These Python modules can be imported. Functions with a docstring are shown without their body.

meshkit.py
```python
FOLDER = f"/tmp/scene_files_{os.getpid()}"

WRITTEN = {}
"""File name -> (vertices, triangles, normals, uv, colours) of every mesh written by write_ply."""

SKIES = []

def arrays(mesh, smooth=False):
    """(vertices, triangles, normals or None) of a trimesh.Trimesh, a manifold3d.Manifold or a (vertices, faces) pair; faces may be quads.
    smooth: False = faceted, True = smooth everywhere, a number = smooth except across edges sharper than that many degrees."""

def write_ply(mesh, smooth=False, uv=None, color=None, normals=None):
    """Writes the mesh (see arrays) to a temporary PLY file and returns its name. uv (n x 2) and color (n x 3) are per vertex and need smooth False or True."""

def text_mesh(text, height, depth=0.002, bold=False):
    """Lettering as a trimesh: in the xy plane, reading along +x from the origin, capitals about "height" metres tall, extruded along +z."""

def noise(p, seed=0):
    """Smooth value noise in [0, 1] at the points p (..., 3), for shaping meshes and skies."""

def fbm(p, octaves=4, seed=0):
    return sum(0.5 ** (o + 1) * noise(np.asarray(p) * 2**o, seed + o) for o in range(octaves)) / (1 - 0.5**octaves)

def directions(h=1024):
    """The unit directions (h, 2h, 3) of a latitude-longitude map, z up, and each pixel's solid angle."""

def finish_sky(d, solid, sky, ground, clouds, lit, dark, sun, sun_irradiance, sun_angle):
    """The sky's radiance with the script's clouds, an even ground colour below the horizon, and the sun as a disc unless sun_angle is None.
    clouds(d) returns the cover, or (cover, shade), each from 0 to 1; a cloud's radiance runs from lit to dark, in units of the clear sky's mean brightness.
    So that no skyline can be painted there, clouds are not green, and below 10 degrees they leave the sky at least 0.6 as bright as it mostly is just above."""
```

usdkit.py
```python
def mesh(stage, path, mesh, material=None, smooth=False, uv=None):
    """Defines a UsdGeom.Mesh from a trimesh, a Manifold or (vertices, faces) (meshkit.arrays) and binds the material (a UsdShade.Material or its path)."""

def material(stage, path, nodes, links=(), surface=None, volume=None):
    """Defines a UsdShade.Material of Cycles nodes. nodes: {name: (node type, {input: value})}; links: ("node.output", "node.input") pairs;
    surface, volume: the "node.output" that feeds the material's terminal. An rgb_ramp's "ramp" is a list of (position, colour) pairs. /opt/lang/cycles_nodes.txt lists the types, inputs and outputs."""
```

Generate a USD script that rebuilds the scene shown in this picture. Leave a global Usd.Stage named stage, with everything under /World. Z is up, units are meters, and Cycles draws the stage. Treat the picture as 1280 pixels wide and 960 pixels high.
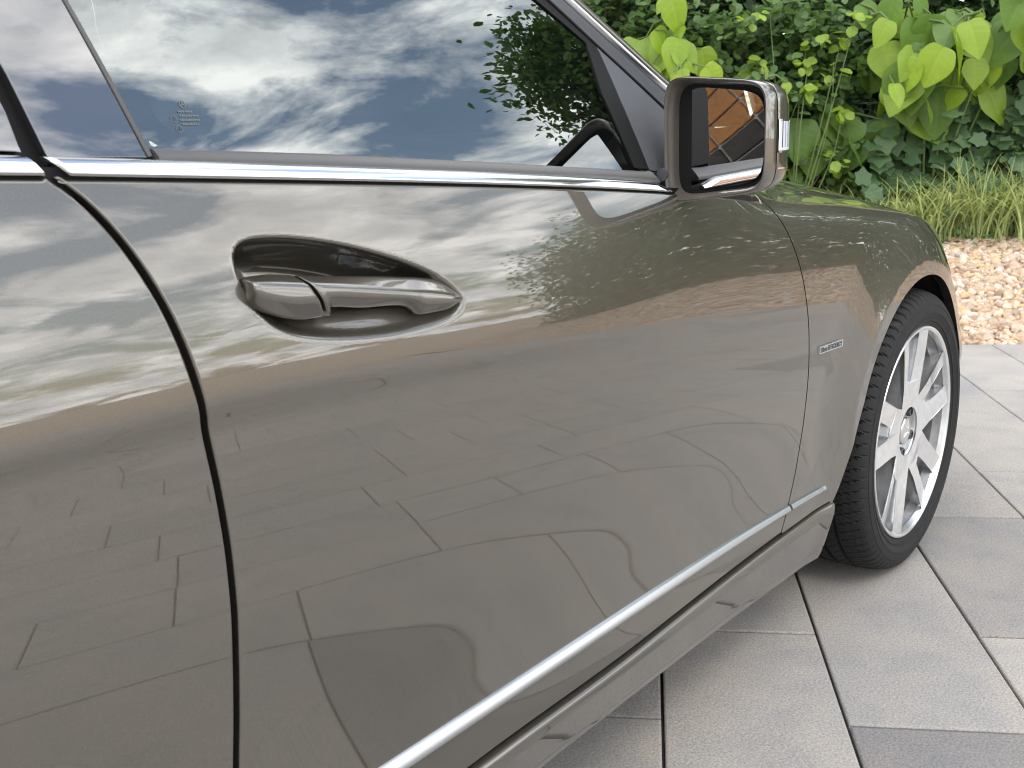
import math, random
import numpy as np, trimesh, manifold3d, shapely
from shapely.geometry import Polygon, Point, LineString, MultiPoint
from scipy.interpolate import RectBivariateSpline, PchipInterpolator, CubicSpline
from scipy.ndimage import gaussian_filter
from scipy.spatial import Delaunay
from pxr import Usd, UsdGeom, UsdShade, UsdLux, Gf, Sdf, Vt
import usdkit, meshkit
rng = np.random.default_rng(7)
stage = Usd.Stage.CreateInMemory()
UsdGeom.Xform.Define(stage, '/World')
UsdGeom.Scope.Define(stage, '/World/Looks')

# ---------------------------------------------------------------- camera, sky, sun, exposure
EXPOSURE = 0.55
cam = UsdGeom.Camera.Define(stage, '/World/camera')
cam.CreateHorizontalApertureAttr(36.0)
cam.CreateVerticalApertureAttr(27.0)
cam.CreateFocalLengthAttr(33.75)
cam.CreateClippingRangeAttr((0.02, 3000.0))
cam.CreateExposureAttr(EXPOSURE)
cam.CreateFStopAttr(16.0)
cam.CreateFocusDistanceAttr(1.35)
C = np.array([-2.09598, -0.66531, 0.95626])
CR = np.array([0.65228937, -0.75702573, -0.03782361])
CU = np.array([0.20565233, 0.12872922, 0.9701216])
CF = np.array([0.72953801, 0.64057851, -0.2396528])
cam.AddTransformOp().Set(Gf.Matrix4d(*CR, 0, *CU, 0, *(-CF), 0, *C, 1))

SUN_AZ, SUN_EL = math.radians(222), math.radians(52)          # azimuth from +y towards +x
sun_dir = np.array([math.cos(SUN_EL) * math.sin(SUN_AZ), math.cos(SUN_EL) * math.cos(SUN_AZ), math.sin(SUN_EL)])
sky_mat = usdkit.material(stage, '/World/Looks/sky', {
    'sky': ('sky_texture', {'sky_type': 'single_scattering', 'sun_disc': False, 'sun_elevation': SUN_EL, 'sun_rotation': SUN_AZ, 'air_density': 1.6, 'aerosol_density': 1.0, 'ozone_density': 3.0}),
    'tc': ('texture_coordinate', {}),
    'sep': ('separate_xyz', {}),
    'zz': ('math', {'math_type': 'maximum', 'value2': 0.0}),
    'za': ('math', {'math_type': 'add', 'value2': 0.22}),
    'px': ('math', {'math_type': 'divide'}), 'py': ('math', {'math_type': 'divide'}),
    'cv': ('combine_xyz', {'z': 3.7}),
    'mp': ('mapping', {'location': (40.6, 3.4, 0.0), 'rotation': (0.0, 0.0, 0.0), 'scale': (1.12, 1.12, 1.0)}),
    'n1': ('noise_texture', {'scale': 2.1, 'detail': 10.0, 'roughness': 0.60, 'distortion': 0.45}),
    'n2': ('noise_texture', {'scale': 3.6, 'detail': 8.0, 'roughness': 0.62, 'distortion': 0.3}),
    'cover': ('rgb_ramp', {'ramp': [(0.42, (.07, .07, .07)), (0.48, (.5, .5, .5)), (0.54, (1, 1, 1))]}),
    'tone': ('rgb_ramp', {'ramp': [(0.34, (10.0, 10.1, 10.4)), (0.50, (14.0, 14.0, 14.1)), (0.64, (19.5, 19.3, 18.8))]}),
    'mix': ('mix', {'mix_type': 'mix'}),
    'bg': ('background_shader', {'strength': 0.15}),
}, [('tc.generated', 'sep.vector'), ('sep.z', 'zz.value1'), ('zz.value', 'za.value1'),
    ('sep.x', 'px.value1'), ('za.value', 'px.value2'), ('sep.y', 'py.value1'), ('za.value', 'py.value2'),
    ('px.value', 'cv.x'), ('py.value', 'cv.y'), ('cv.vector', 'mp.vector'), ('mp.vector', 'n1.vector'), ('mp.vector', 'n2.vector'),
    ('n1.fac', 'cover.fac'), ('n2.fac', 'tone.fac'), ('cover.color', 'mix.fac'), ('sky.color', 'mix.color1'), ('tone.color', 'mix.color2'),
    ('mix.color', 'bg.color')], surface='bg.background')
dome = UsdLux.DomeLight.Define(stage, '/World/sky')
UsdShade.MaterialBindingAPI.Apply(dome.GetPrim()).Bind(sky_mat)
dome.GetPrim().SetCustomDataByKey('kind', 'structure')
sun = UsdLux.DistantLight.Define(stage, '/World/sun')
sun.CreateIntensityAttr(0.16); sun.CreateAngleAttr(14.0); sun.CreateNormalizeAttr(True)
sun.CreateColorAttr(Gf.Vec3f(1.0, .95, .88))
_z = sun_dir; _x = np.cross([0, 0, 1], _z); _x /= np.linalg.norm(_x); _y = np.cross(_z, _x)
sun.AddTransformOp().Set(Gf.Matrix4d(*_x, 0, *_y, 0, *_z, 0, 0, 0, 20, 1))

# ---------------------------------------------------------------- helpers
used = {}
def path_for(name, parent=None):
    base = ('/World' if parent is None else str(parent.GetPath())) + '/' + name
    k = used.get(base, 0); used[base] = k + 1
    return base if k == 0 else f'{base}_{k:03d}'
def props(prim, label=None, cat=None, group=None, kind=None):
    for key, val in (('label', label), ('category', cat), ('group', group), ('kind', kind)):
        if val: prim.SetCustomDataByKey(key, val)
    return prim
def empty(name, label=None, cat=None, group=None, kind=None, loc=(0, 0, 0), rotz=0, parent=None):
    x = UsdGeom.Xform.Define(stage, path_for(name, parent))
    if tuple(loc) != (0, 0, 0) or rotz:
        x.AddTranslateOp().Set(Gf.Vec3d(*map(float, loc)))
        if rotz: x.AddRotateZOp().Set(float(rotz))
    return props(x.GetPrim(), label, cat, group, kind)
def obj(name, mesh, mat, parent=None, smooth=False, normals=None, label=None, cat=None, group=None, kind=None, tone=None):
    path = path_for(name, parent)
    if normals is not None:
        v, f = mesh
        m = UsdGeom.Mesh.Define(stage, path)
        m.CreatePointsAttr(Vt.Vec3fArray.FromNumpy(np.asarray(v, np.float32)))
        m.CreateFaceVertexCountsAttr(Vt.IntArray.FromNumpy(np.full(len(f), 3, np.int32)))
        m.CreateFaceVertexIndicesAttr(Vt.IntArray.FromNumpy(np.asarray(f, np.int32).ravel()))
        m.CreateSubdivisionSchemeAttr('none')
        m.CreateNormalsAttr(Vt.Vec3fArray.FromNumpy(np.asarray(normals, np.float32)))
        m.SetNormalsInterpolation('vertex')
        UsdShade.MaterialBindingAPI.Apply(m.GetPrim()).Bind(M[mat])
    else:
        m = usdkit.mesh(stage, path, mesh, M[mat], smooth=smooth)
    if tone is not None:
        UsdGeom.PrimvarsAPI(m).CreatePrimvar('tone', Sdf.ValueTypeNames.FloatArray, 'vertex').Set(Vt.FloatArray.FromNumpy(np.asarray(tone, np.float32)))
    return props(m.GetPrim(), label, cat, group, kind)
def cat_mesh(parts):
    vs, fs, n = [], [], 0
    for v, f in parts:
        v = np.asarray(v, float); f = np.asarray(f, int)
        if f.shape[1] == 4: f = np.vstack([f[:, [0, 1, 2]], f[:, [0, 2, 3]]])
        vs.append(v); fs.append(f + n); n += len(v)
    return np.vstack(vs), np.vstack(fs)
def grid_faces(n, m, closed=False):
    i, j = np.meshgrid(np.arange(n - 1), np.arange(m if closed else m - 1), indexing='ij'); j2 = (j + 1) % m
    q = np.stack([i * m + j, i * m + j2, (i + 1) * m + j2, (i + 1) * m + j], -1).reshape(-1, 4)
    return np.vstack([q[:, [0, 1, 2]], q[:, [0, 2, 3]]])
def facing(mesh, d):
    """the open sheet with its front towards d"""
    v, f = mesh; n = np.cross(v[f[:, 1]] - v[f[:, 0]], v[f[:, 2]] - v[f[:, 0]]).sum(0)
    return (v, f) if n @ np.asarray(d, float) > 0 else (v, f[:, ::-1])
def loft(sections, closed=True, caps=True):
    s = np.asarray(sections, float); n, m = s.shape[:2]
    v = s.reshape(-1, 3); f = grid_faces(n, m, closed)
    if caps and closed:
        a, b = s[0].mean(0), s[-1].mean(0); k = len(v); v = np.vstack([v, a, b]); j = np.arange(m)
        f = np.vstack([f, np.stack([np.full(m, k), (j + 1) % m, j], 1), np.stack([np.full(m, k + 1), (n - 1) * m + j, (n - 1) * m + (j + 1) % m], 1)])
    return v, f
def chaikin(pts, n=2, closed=True):
    p = np.asarray(pts, float)
    for _ in range(n):
        q = np.roll(p, -1, 0) if closed else p[1:]
        a = p if closed else p[:-1]
        new = np.empty((2 * len(a), p.shape[1])); new[0::2] = .75 * a + .25 * q; new[1::2] = .25 * a + .75 * q
        p = new if closed else np.vstack([p[:1], new, p[-1:]])
    return p
def fillet(pts, r, k=3):
    """a closed polygon with every corner rounded"""
    p = np.asarray(pts, float); out = []
    for i in range(len(p)):
        a, b, c = p[i - 1], p[i], p[(i + 1) % len(p)]; la, lc = np.linalg.norm(a - b), np.linalg.norm(c - b); q = min(r, .45 * la, .45 * lc)
        s, e = b + (a - b) / la * q, b + (c - b) / lc * q
        for t in np.linspace(0, 1, k + 1): out.append((1 - t) ** 2 * s + 2 * t * (1 - t) * b + t * t * e)
    return np.array(out)
def tube(points, radii, sides=8):
    p = np.asarray(points, float); t = np.gradient(p, axis=0); t /= np.linalg.norm(t, axis=1, keepdims=True) + 1e-12
    a = np.cross(t, np.where(np.abs(t[:, 2:]) < .9, [0, 0, 1.], [1., 0, 0])); a /= np.linalg.norm(a, axis=1, keepdims=True) + 1e-12
    b = np.cross(t, a); ang = np.arange(sides) * 2 * np.pi / sides
    r = np.broadcast_to(radii, (len(p),))[:, None, None]
    s = p[:, None] + r * (np.cos(ang)[None, :, None] * a[:, None] + np.sin(ang)[None, :, None] * b[:, None])
    return loft(s)
def revolve_y(profile, n=96, centre=(0, 0, 0)):
    """profile of (radius, y) turned about the y axis"""
    pr = np.asarray(profile, float); th = np.linspace(0, 2 * np.pi, n, endpoint=False)
    s = np.stack([pr[:, None, 0] * np.sin(th), np.broadcast_to(pr[:, None, 1], (len(pr), n)), pr[:, None, 0] * np.cos(th)], -1) + np.asarray(centre)
    return s.reshape(-1, 3), grid_faces(len(pr), n, True)
def box(size, centre=(0, 0, 0), bevel=0.0):
    m = trimesh.creation.box(size)
    if bevel:
        pts = np.array([[sx * (size[0] / 2 - bx), sy * (size[1] / 2 - by), sz * (size[2] / 2 - bz)] for sx in (-1, 1) for sy in (-1, 1) for sz in (-1, 1) for bx, by, bz in ((0, bevel, bevel), (bevel, 0, bevel), (bevel, bevel, 0))])
        m = trimesh.convex.convex_hull(pts)
    v = np.array(m.vertices) + np.asarray(centre)
    return v, np.array(m.faces)

# ---------------------------------------------------------------- materials
M = {}
def principled(name, color, rough=.5, **kw):
    M[name] = usdkit.material(stage, f'/World/Looks/{name}', {'p': ('principled_bsdf', {'base_color': color, 'roughness': rough, **kw})}, surface='p.BSDF')
def mottled(name, ramp, scale, rough=.6, detail=4, bump=0., bump_scale=None, dist=.002, **kw):
    nodes = {'g': ('geometry', {}), 'n': ('noise_texture', {'scale': scale, 'detail': detail, 'roughness': .6}), 'r': ('rgb_ramp', {'ramp': ramp}), 'p': ('principled_bsdf', {'roughness': rough, **kw})}
    links = [('g.position', 'n.vector'), ('n.fac', 'r.fac'), ('r.color', 'p.base_color')]
    if bump:
        nodes['n2'] = ('noise_texture', {'scale': bump_scale or scale, 'detail': 3.}); nodes['b'] = ('bump', {'strength': bump, 'distance': dist})
        links += [('g.position', 'n2.vector'), ('n2.fac', 'b.height'), ('b.normal', 'p.normal')]
    M[name] = usdkit.material(stage, f'/World/Looks/{name}', nodes, links, surface='p.BSDF')

PAINT = (0.085, 0.075, 0.060)
M['car_paint'] = usdkit.material(stage, '/World/Looks/car_paint', {
    'g': ('geometry', {}),
    'n': ('noise_texture', {'scale': 2600.0, 'detail': 1.0}),
    'r': ('rgb_ramp', {'ramp': [(.3, tuple(.80 * c for c in PAINT)), (.7, tuple(1.22 * c for c in PAINT))]}),
    'd': ('noise_texture', {'scale': 38.0, 'detail': 6.0, 'roughness': .7}),
    'rr': ('map_range', {'from_min': .45, 'from_max': .8, 'to_min': .015, 'to_max': .05}),
    'p': ('principled_bsdf', {'metallic': .85, 'roughness': .34, 'coat_weight': 1.0, 'coat_roughness': .018, 'coat_ior': 2.0}),
}, [('g.position', 'n.vector'), ('n.fac', 'r.fac'), ('r.color', 'p.base_color'), ('g.position', 'd.vector'), ('d.fac', 'rr.value'), ('rr.result', 'p.coat_roughness')], surface='p.BSDF')
principled('gloss_black', (.010, .010, .012), .03, ior=1.95, coat_weight=1., coat_ior=1.9, coat_roughness=.01)
principled('satin_black', (.035, .036, .042), .34, ior=1.6)
mottled('grained_plastic', [(.3, (.060, .062, .072)), (.7, (.078, .080, .090))], 900, .42, 2, bump=.15, bump_scale=1400, dist=.0004)
principled('rubber_seal', (.007, .007, .0075), .6, specular_ior_level=.2)
principled('seal_lip', (.060, .058, .058), .38)
principled('chrome', (.86, .86, .88), .13, metallic=1.)
principled('trim_metal', (.52, .53, .55), .28, metallic=1.)
principled('satin_chrome', (.72, .73, .75), .22, metallic=1.)
principled('mirror_silver', (.88, .89, .90), .005, metallic=1.)
principled('underbody', (.015, .015, .015), .8)
principled('cabin_black', (.018, .018, .020), .6)
principled('cabin_leather', (.022, .022, .024), .45)
principled('cabin_grey', (.11, .112, .115), .55)
principled('headliner', (.34, .33, .31), .8)
M['glass'] = usdkit.material(stage, '/World/Looks/glass', {
    't': ('transparent_bsdf', {'color': (.50, .58, .54)}), 'g': ('glossy_bsdf', {'color': (.95, 1., .99), 'roughness': .002}), 'f': ('fresnel', {'IOR': 2.7}), 'm': ('mix_closure', {})},
    [('f.fac', 'm.fac'), ('t.BSDF', 'm.closure1'), ('g.BSDF', 'm.closure2')], surface='m.closure')
M['clear_lens'] = usdkit.material(stage, '/World/Looks/clear_lens', {
    't': ('transparent_bsdf', {'color': (.92, .93, .95)}), 'g': ('glossy_bsdf', {'color': (1., 1., 1.), 'roughness': .01}), 'f': ('fresnel', {'IOR': 1.15}), 'm': ('mix_closure', {})},
    [('f.fac', 'm.fac'), ('t.BSDF', 'm.closure1'), ('g.BSDF', 'm.closure2')], surface='m.closure')
mottled('tyre_rubber', [(.3, (.009, .009, .0095)), (.62, (.014, .014, .0145)), (.8, (.030, .029, .028))], 30, .7, 6, bump=.25, bump_scale=160, dist=.001, specular_ior_level=.3)
M['alloy'] = usdkit.material(stage, '/World/Looks/alloy', {
    'g': ('geometry', {}), 'n': ('noise_texture', {'scale': 60.0, 'detail': 5.0}), 'r': ('rgb_ramp', {'ramp': [(.3, (.62, .63, .64)), (.7, (.73, .74, .75))]}),
    'p': ('principled_bsdf', {'metallic': .9, 'roughness': .26, 'coat_weight': 1., 'coat_roughness': .05})}, [('g.position', 'n.vector'), ('n.fac', 'r.fac'), ('r.color', 'p.base_color')], surface='p.BSDF')
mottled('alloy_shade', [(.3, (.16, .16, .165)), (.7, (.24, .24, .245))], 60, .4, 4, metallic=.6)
mottled('brake_iron', [(.3, (.10, .095, .09)), (.7, (.16, .15, .14))], 80, .45, 3, metallic=.8)
M['paver'] = usdkit.material(stage, '/World/Looks/paver', {
    'g': ('geometry', {}), 'o': ('attribute', {'attribute': 'tone'}),
    'tone': ('rgb_ramp', {'ramp': [(0., (.185, .182, .184)), (.14, (.255, .249, .245)), (.4, (.300, .291, .281)), (.75, (.325, .314, .300)), (1., (.345, .332, .316))]}),
    'n1': ('noise_texture', {'scale': 6.5, 'detail': 5., 'roughness': .6, 'distortion': .4}), 'r1': ('rgb_ramp', {'ramp': [(.28, (.84, .85, .88)), (.5, (1., 1., 1.)), (.72, (1.13, 1.08, 1.03))]}),
    'n2': ('noise_texture', {'scale': 230., 'detail': 4., 'roughness': .8}), 'r2': ('rgb_ramp', {'ramp': [(.30, (.56, .555, .56)), (.5, (1., .99, .97)), (.70, (1.44, 1.40, 1.34))]}),
    'n3': ('noise_texture', {'scale': 1.4, 'detail': 4.}), 'r3': ('rgb_ramp', {'ramp': [(.35, (.92, .93, .96)), (.65, (1.06, 1.03, 1.0))]}),
    'm1': ('mix', {'mix_type': 'multiply', 'fac': 1.}), 'm2': ('mix', {'mix_type': 'multiply', 'fac': 1.}), 'm3': ('mix', {'mix_type': 'multiply', 'fac': 1.}),
    'b': ('bump', {'strength': .55, 'distance': .0012}),
    'p': ('principled_bsdf', {'roughness': .78, 'specular_ior_level': .35})},
    [('o.fac', 'tone.fac'), ('g.position', 'n1.vector'), ('g.position', 'n2.vector'), ('g.position', 'n3.vector'), ('n1.fac', 'r1.fac'), ('n2.fac', 'r2.fac'), ('n3.fac', 'r3.fac'),
     ('tone.color', 'm1.color1'), ('r1.color', 'm1.color2'), ('m1.color', 'm2.color1'), ('r2.color', 'm2.color2'), ('m2.color', 'm3.color1'), ('r3.color', 'm3.color2'), ('m3.color', 'p.base_color'),
     ('n2.fac', 'b.height'), ('b.normal', 'p.normal')], surface='p.BSDF')
M['paver_far'] = M['paver']
mottled('joint_sand', [(.3, (.012, .0115, .011)), (.7, (.032, .030, .027))], 200, .95)
mottled('soil', [(.3, (.05, .038, .026)), (.7, (.10, .078, .055))], 30, .95, 5)
mottled('gravel_floor', [(.25, (.16, .115, .075)), (.5, (.34, .25, .17)), (.75, (.46, .35, .25))], 26, .9, 6, bump=.8, bump_scale=30, dist=.02)
M['pebble'] = usdkit.material(stage, '/World/Looks/pebble', {
    'a': ('attribute', {'attribute': 'tone'}), 'g': ('geometry', {}), 'n': ('noise_texture', {'scale': 60., 'detail': 4.}), 'r2': ('rgb_ramp', {'ramp': [(.3, (.85, .83, .8)), (.7, (1.12, 1.12, 1.12))]}),
    'r': ('rgb_ramp', {'ramp': [(0., (.30, .21, .14)), (.2, (.48, .36, .27)), (.4, (.40, .29, .20)), (.55, (.56, .46, .37)), (.7, (.52, .33, .17)), (.82, (.64, .56, .48)), (.92, (.42, .38, .36)), (1., (.64, .42, .20))]}),
    'm': ('mix', {'mix_type': 'multiply', 'fac': 1.}), 'p': ('principled_bsdf', {'roughness': .6})},
    [('a.fac', 'r.fac'), ('g.position', 'n.vector'), ('n.fac', 'r2.fac'), ('r.color', 'm.color1'), ('r2.color', 'm.color2'), ('m.color', 'p.base_color')], surface='p.BSDF')
def leaf_mat(name, a, b, trans, rough=.45):
    M[name] = usdkit.material(stage, f'/World/Looks/{name}', {
        'at': ('attribute', {'attribute': 'tone'}), 'g': ('geometry', {}), 'r': ('rgb_ramp', {'ramp': [(0., a), (1., b)]}), 'n': ('noise_texture', {'scale': 3.5, 'detail': 3.}),
        'ad': ('math', {'math_type': 'add'}), 'mu': ('math', {'math_type': 'multiply', 'value2': .5}),
        'p': ('principled_bsdf', {'roughness': rough, 'specular_ior_level': .4}), 't': ('translucent_bsdf', {}), 'h': ('hsv', {'hue': .49, 'saturation': 1.1, 'value': 1.5}), 'm': ('mix_closure', {'fac': trans})},
        [('at.fac', 'ad.value1'), ('g.position', 'n.vector'), ('n.fac', 'ad.value2'), ('ad.value', 'mu.value1'), ('mu.value', 'r.fac'), ('r.color', 'p.base_color'), ('r.color', 'h.color'), ('h.color', 't.color'),
         ('p.BSDF', 'm.closure1'), ('t.BSDF', 'm.closure2')], surface='m.closure')
leaf_mat('leaf_lime', (.15, .25, .028), (.28, .39, .05), .36)
leaf_mat('leaf_broad', (.060, .125, .022), (.14, .24, .04), .28)
leaf_mat('leaf_mid', (.040, .086, .024), (.11, .18, .05), .25)
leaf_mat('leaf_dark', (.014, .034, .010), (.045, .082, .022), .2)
leaf_mat('leaf_vine', (.042, .092, .036), (.10, .165, .07), .22)
leaf_mat('leaf_tree', (.030, .065, .018), (.075, .125, .035), .25)
leaf_mat('grass_blade', (.22, .28, .09), (.52, .57, .27), .34)
mottled('bark', [(.3, (.05, .038, .028)), (.7, (.12, .095, .07))], 25, .9, 6, bump=.6, bump_scale=30, dist=.02)
principled('stem_green', (.10, .15, .045), .6)
principled('fence_green', (.020, .075, .055), .45)
mottled('timber', [(.25, (.40, .14, .025)), (.5, (.56, .21, .035)), (.75, (.66, .28, .05))], 9, .55, 6)
principled('timber_frame', (.26, .085, .022), .55)
mottled('timber_dark', [(.3, (.030, .018, .012)), (.7, (.055, .034, .022))], 9, .6)
mottled('render_white', [(.3, (.62, .61, .58)), (.7, (.70, .69, .66))], 12, .85)
principled('roof_tile', (.15, .06, .04), .8)
principled('etch_grey', (.13, .145, .14), .6)
principled('bezel_brown', (.075, .064, .056), .22)
M['glass_dark'] = usdkit.material(stage, '/World/Looks/glass_dark', {
    't': ('transparent_bsdf', {'color': (.10, .115, .11)}), 'g': ('glossy_bsdf', {'color': (.95, 1., .99), 'roughness': .002}), 'f': ('fresnel', {'IOR': 1.7}), 'm': ('mix_closure', {})},
    [('f.fac', 'm.fac'), ('t.BSDF', 'm.closure1'), ('g.BSDF', 'm.closure2')], surface='m.closure')
principled('lamp_white', (.82, .83, .84), .25)
principled('lamp_dark', (.05, .05, .055), .3)
# ---------------------------------------------------------------- the car's flank as one smooth surface y = S(x, z)
# x runs forward along the car, y away from its right flank, z up; the front right wheel's hub is at (0, *, 0.315)
belt_z = PchipInterpolator([-3.2, -1.83, -1.36, -1.035, -.75, -.608, -.03, .4, .9], [1.02, .949, .919, .894, .866, .847, .786, .725, .63])
crease_z = PchipInterpolator([-3.2, -1.856, -1.7, -1.584, -1.423, -1.24, -.975, -.6, .9], [.83, .782, .781, .775, .762, .747, .724, .70, .62])
ARCH = (0.0, 0.315)
NOSE = .50

def smooth(a, b, x):
    t = np.clip((x - a) / (b - a), 0, 1)
    return t * t * (3 - 2 * t)

def build_flank():
    xs = np.arange(-3.2, 1.001, .01); zs = np.arange(.12, 1.121, .0025)
    X, Z = np.meshgrid(xs, zs, indexing='ij')
    zb, zc = belt_z(X), crease_z(X)
    low = PchipInterpolator([.1, .27, .30, .325, .345, .37, .40, .44, .49, .55, .62, .70, .80], [-4, -2, 3, 6.8, 6.8, 5.6, 3.9, 1.2, -1., -1.5, .5, 2.2, 3.5])(np.minimum(Z, .8))
    rear = smooth(-.8, -1.3, X)
    v = (Z - zc) / (zb - zc)
    up = 3.5 + 3.0 * rear + 9.5 * np.clip(v, 0, 1.2)
    m = smooth(-.034, -.004, Z - zc)
    tau = low * (1 - m) + up * m
    tau = gaussian_filter(tau, (0, 2.5)) - rear * 16 * np.exp(-((Z - zc + .018) / .0105) ** 2)
    nose = smooth(-.8, -.6, X)
    tau = tau + nose * 26 * np.clip((Z - (zb - .06)) / .06, 0, 1.3) ** 2
    t = np.tan(np.radians(tau))
    Q = np.cumsum(t, axis=1) * .0025
    Q = Q - Q[:, [int((.55 - .12) / .0025)]]
    phi = np.radians(.2 + 1.9 * smooth(-.55, -1.0, xs))
    P = np.cumsum(np.tan(phi)) * .01
    P = P - P[np.searchsorted(xs, -1.2)]
    Y = P[:, None] + Q
    x0 = .130 - .72 * np.clip(Z - .52, -.1, .6) - .9 * np.clip(.45 - Z, 0, .2)
    Y = Y + NOSE * np.clip(X - x0, 0, None) ** 2
    r = np.hypot(X - ARCH[0], Z - ARCH[1])
    fl = np.clip(1 - (r - .378) / .150, 0, 1.0)
    flare = np.where(r < .378, 1.0, fl * fl)
    Y = Y - .019 * flare * smooth(-.75, -.5, X)
    return RectBivariateSpline(xs, zs, Y, kx=3, ky=3)

FL = build_flank()
def S(x, z): return FL.ev(x, z)

def glass_y(x, z):
    """the greenhouse's side, leaning inwards above the belt line"""
    h = z - belt_z(x)
    return S(x, belt_z(x)) + .016 + .010 * smooth(-1.2, -.7, x) + .30 * h + .36 * h * h
# ---------------------------------------------------------------- panels cut from the flank
def unit(a): return a / (np.linalg.norm(a, axis=-1, keepdims=True) + 1e-12)
def densify(poly, ds):
    p = np.asarray(poly, float); out = []
    for a, b in zip(p, np.roll(p, -1, 0)):
        n = max(1, int(math.ceil(np.linalg.norm((b - a)) / ds)))
        out.append(a + (b - a) * (np.arange(n) / n)[:, None])
    return np.vstack(out)
def curve(pts, n=40):
    """a smooth open curve through the points"""
    p = np.asarray(pts, float); s = np.concatenate([[0], np.cumsum(np.linalg.norm(np.diff(p, axis=0), axis=1))])
    q = np.linspace(0, s[-1], n)
    return np.stack([PchipInterpolator(s, p[:, 0])(q), PchipInterpolator(s, p[:, 1])(q)], 1)
def flank_fn(x, z): return FL.ev(x, z), FL.ev(x, z, dx=1), FL.ev(x, z, dy=1)
def numeric_fn(fn):
    def g(x, z):
        e = 5e-4
        return fn(x, z), (fn(x + e, z) - fn(x - e, z)) / (2 * e), (fn(x, z + e) - fn(x, z - e)) / (2 * e)
    return g
glass_fn = numeric_fn(glass_y)
def shifted(fn, off):
    def g(x, z):
        y, a, b = fn(x, z); return y + off, a, b
    return g
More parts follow.
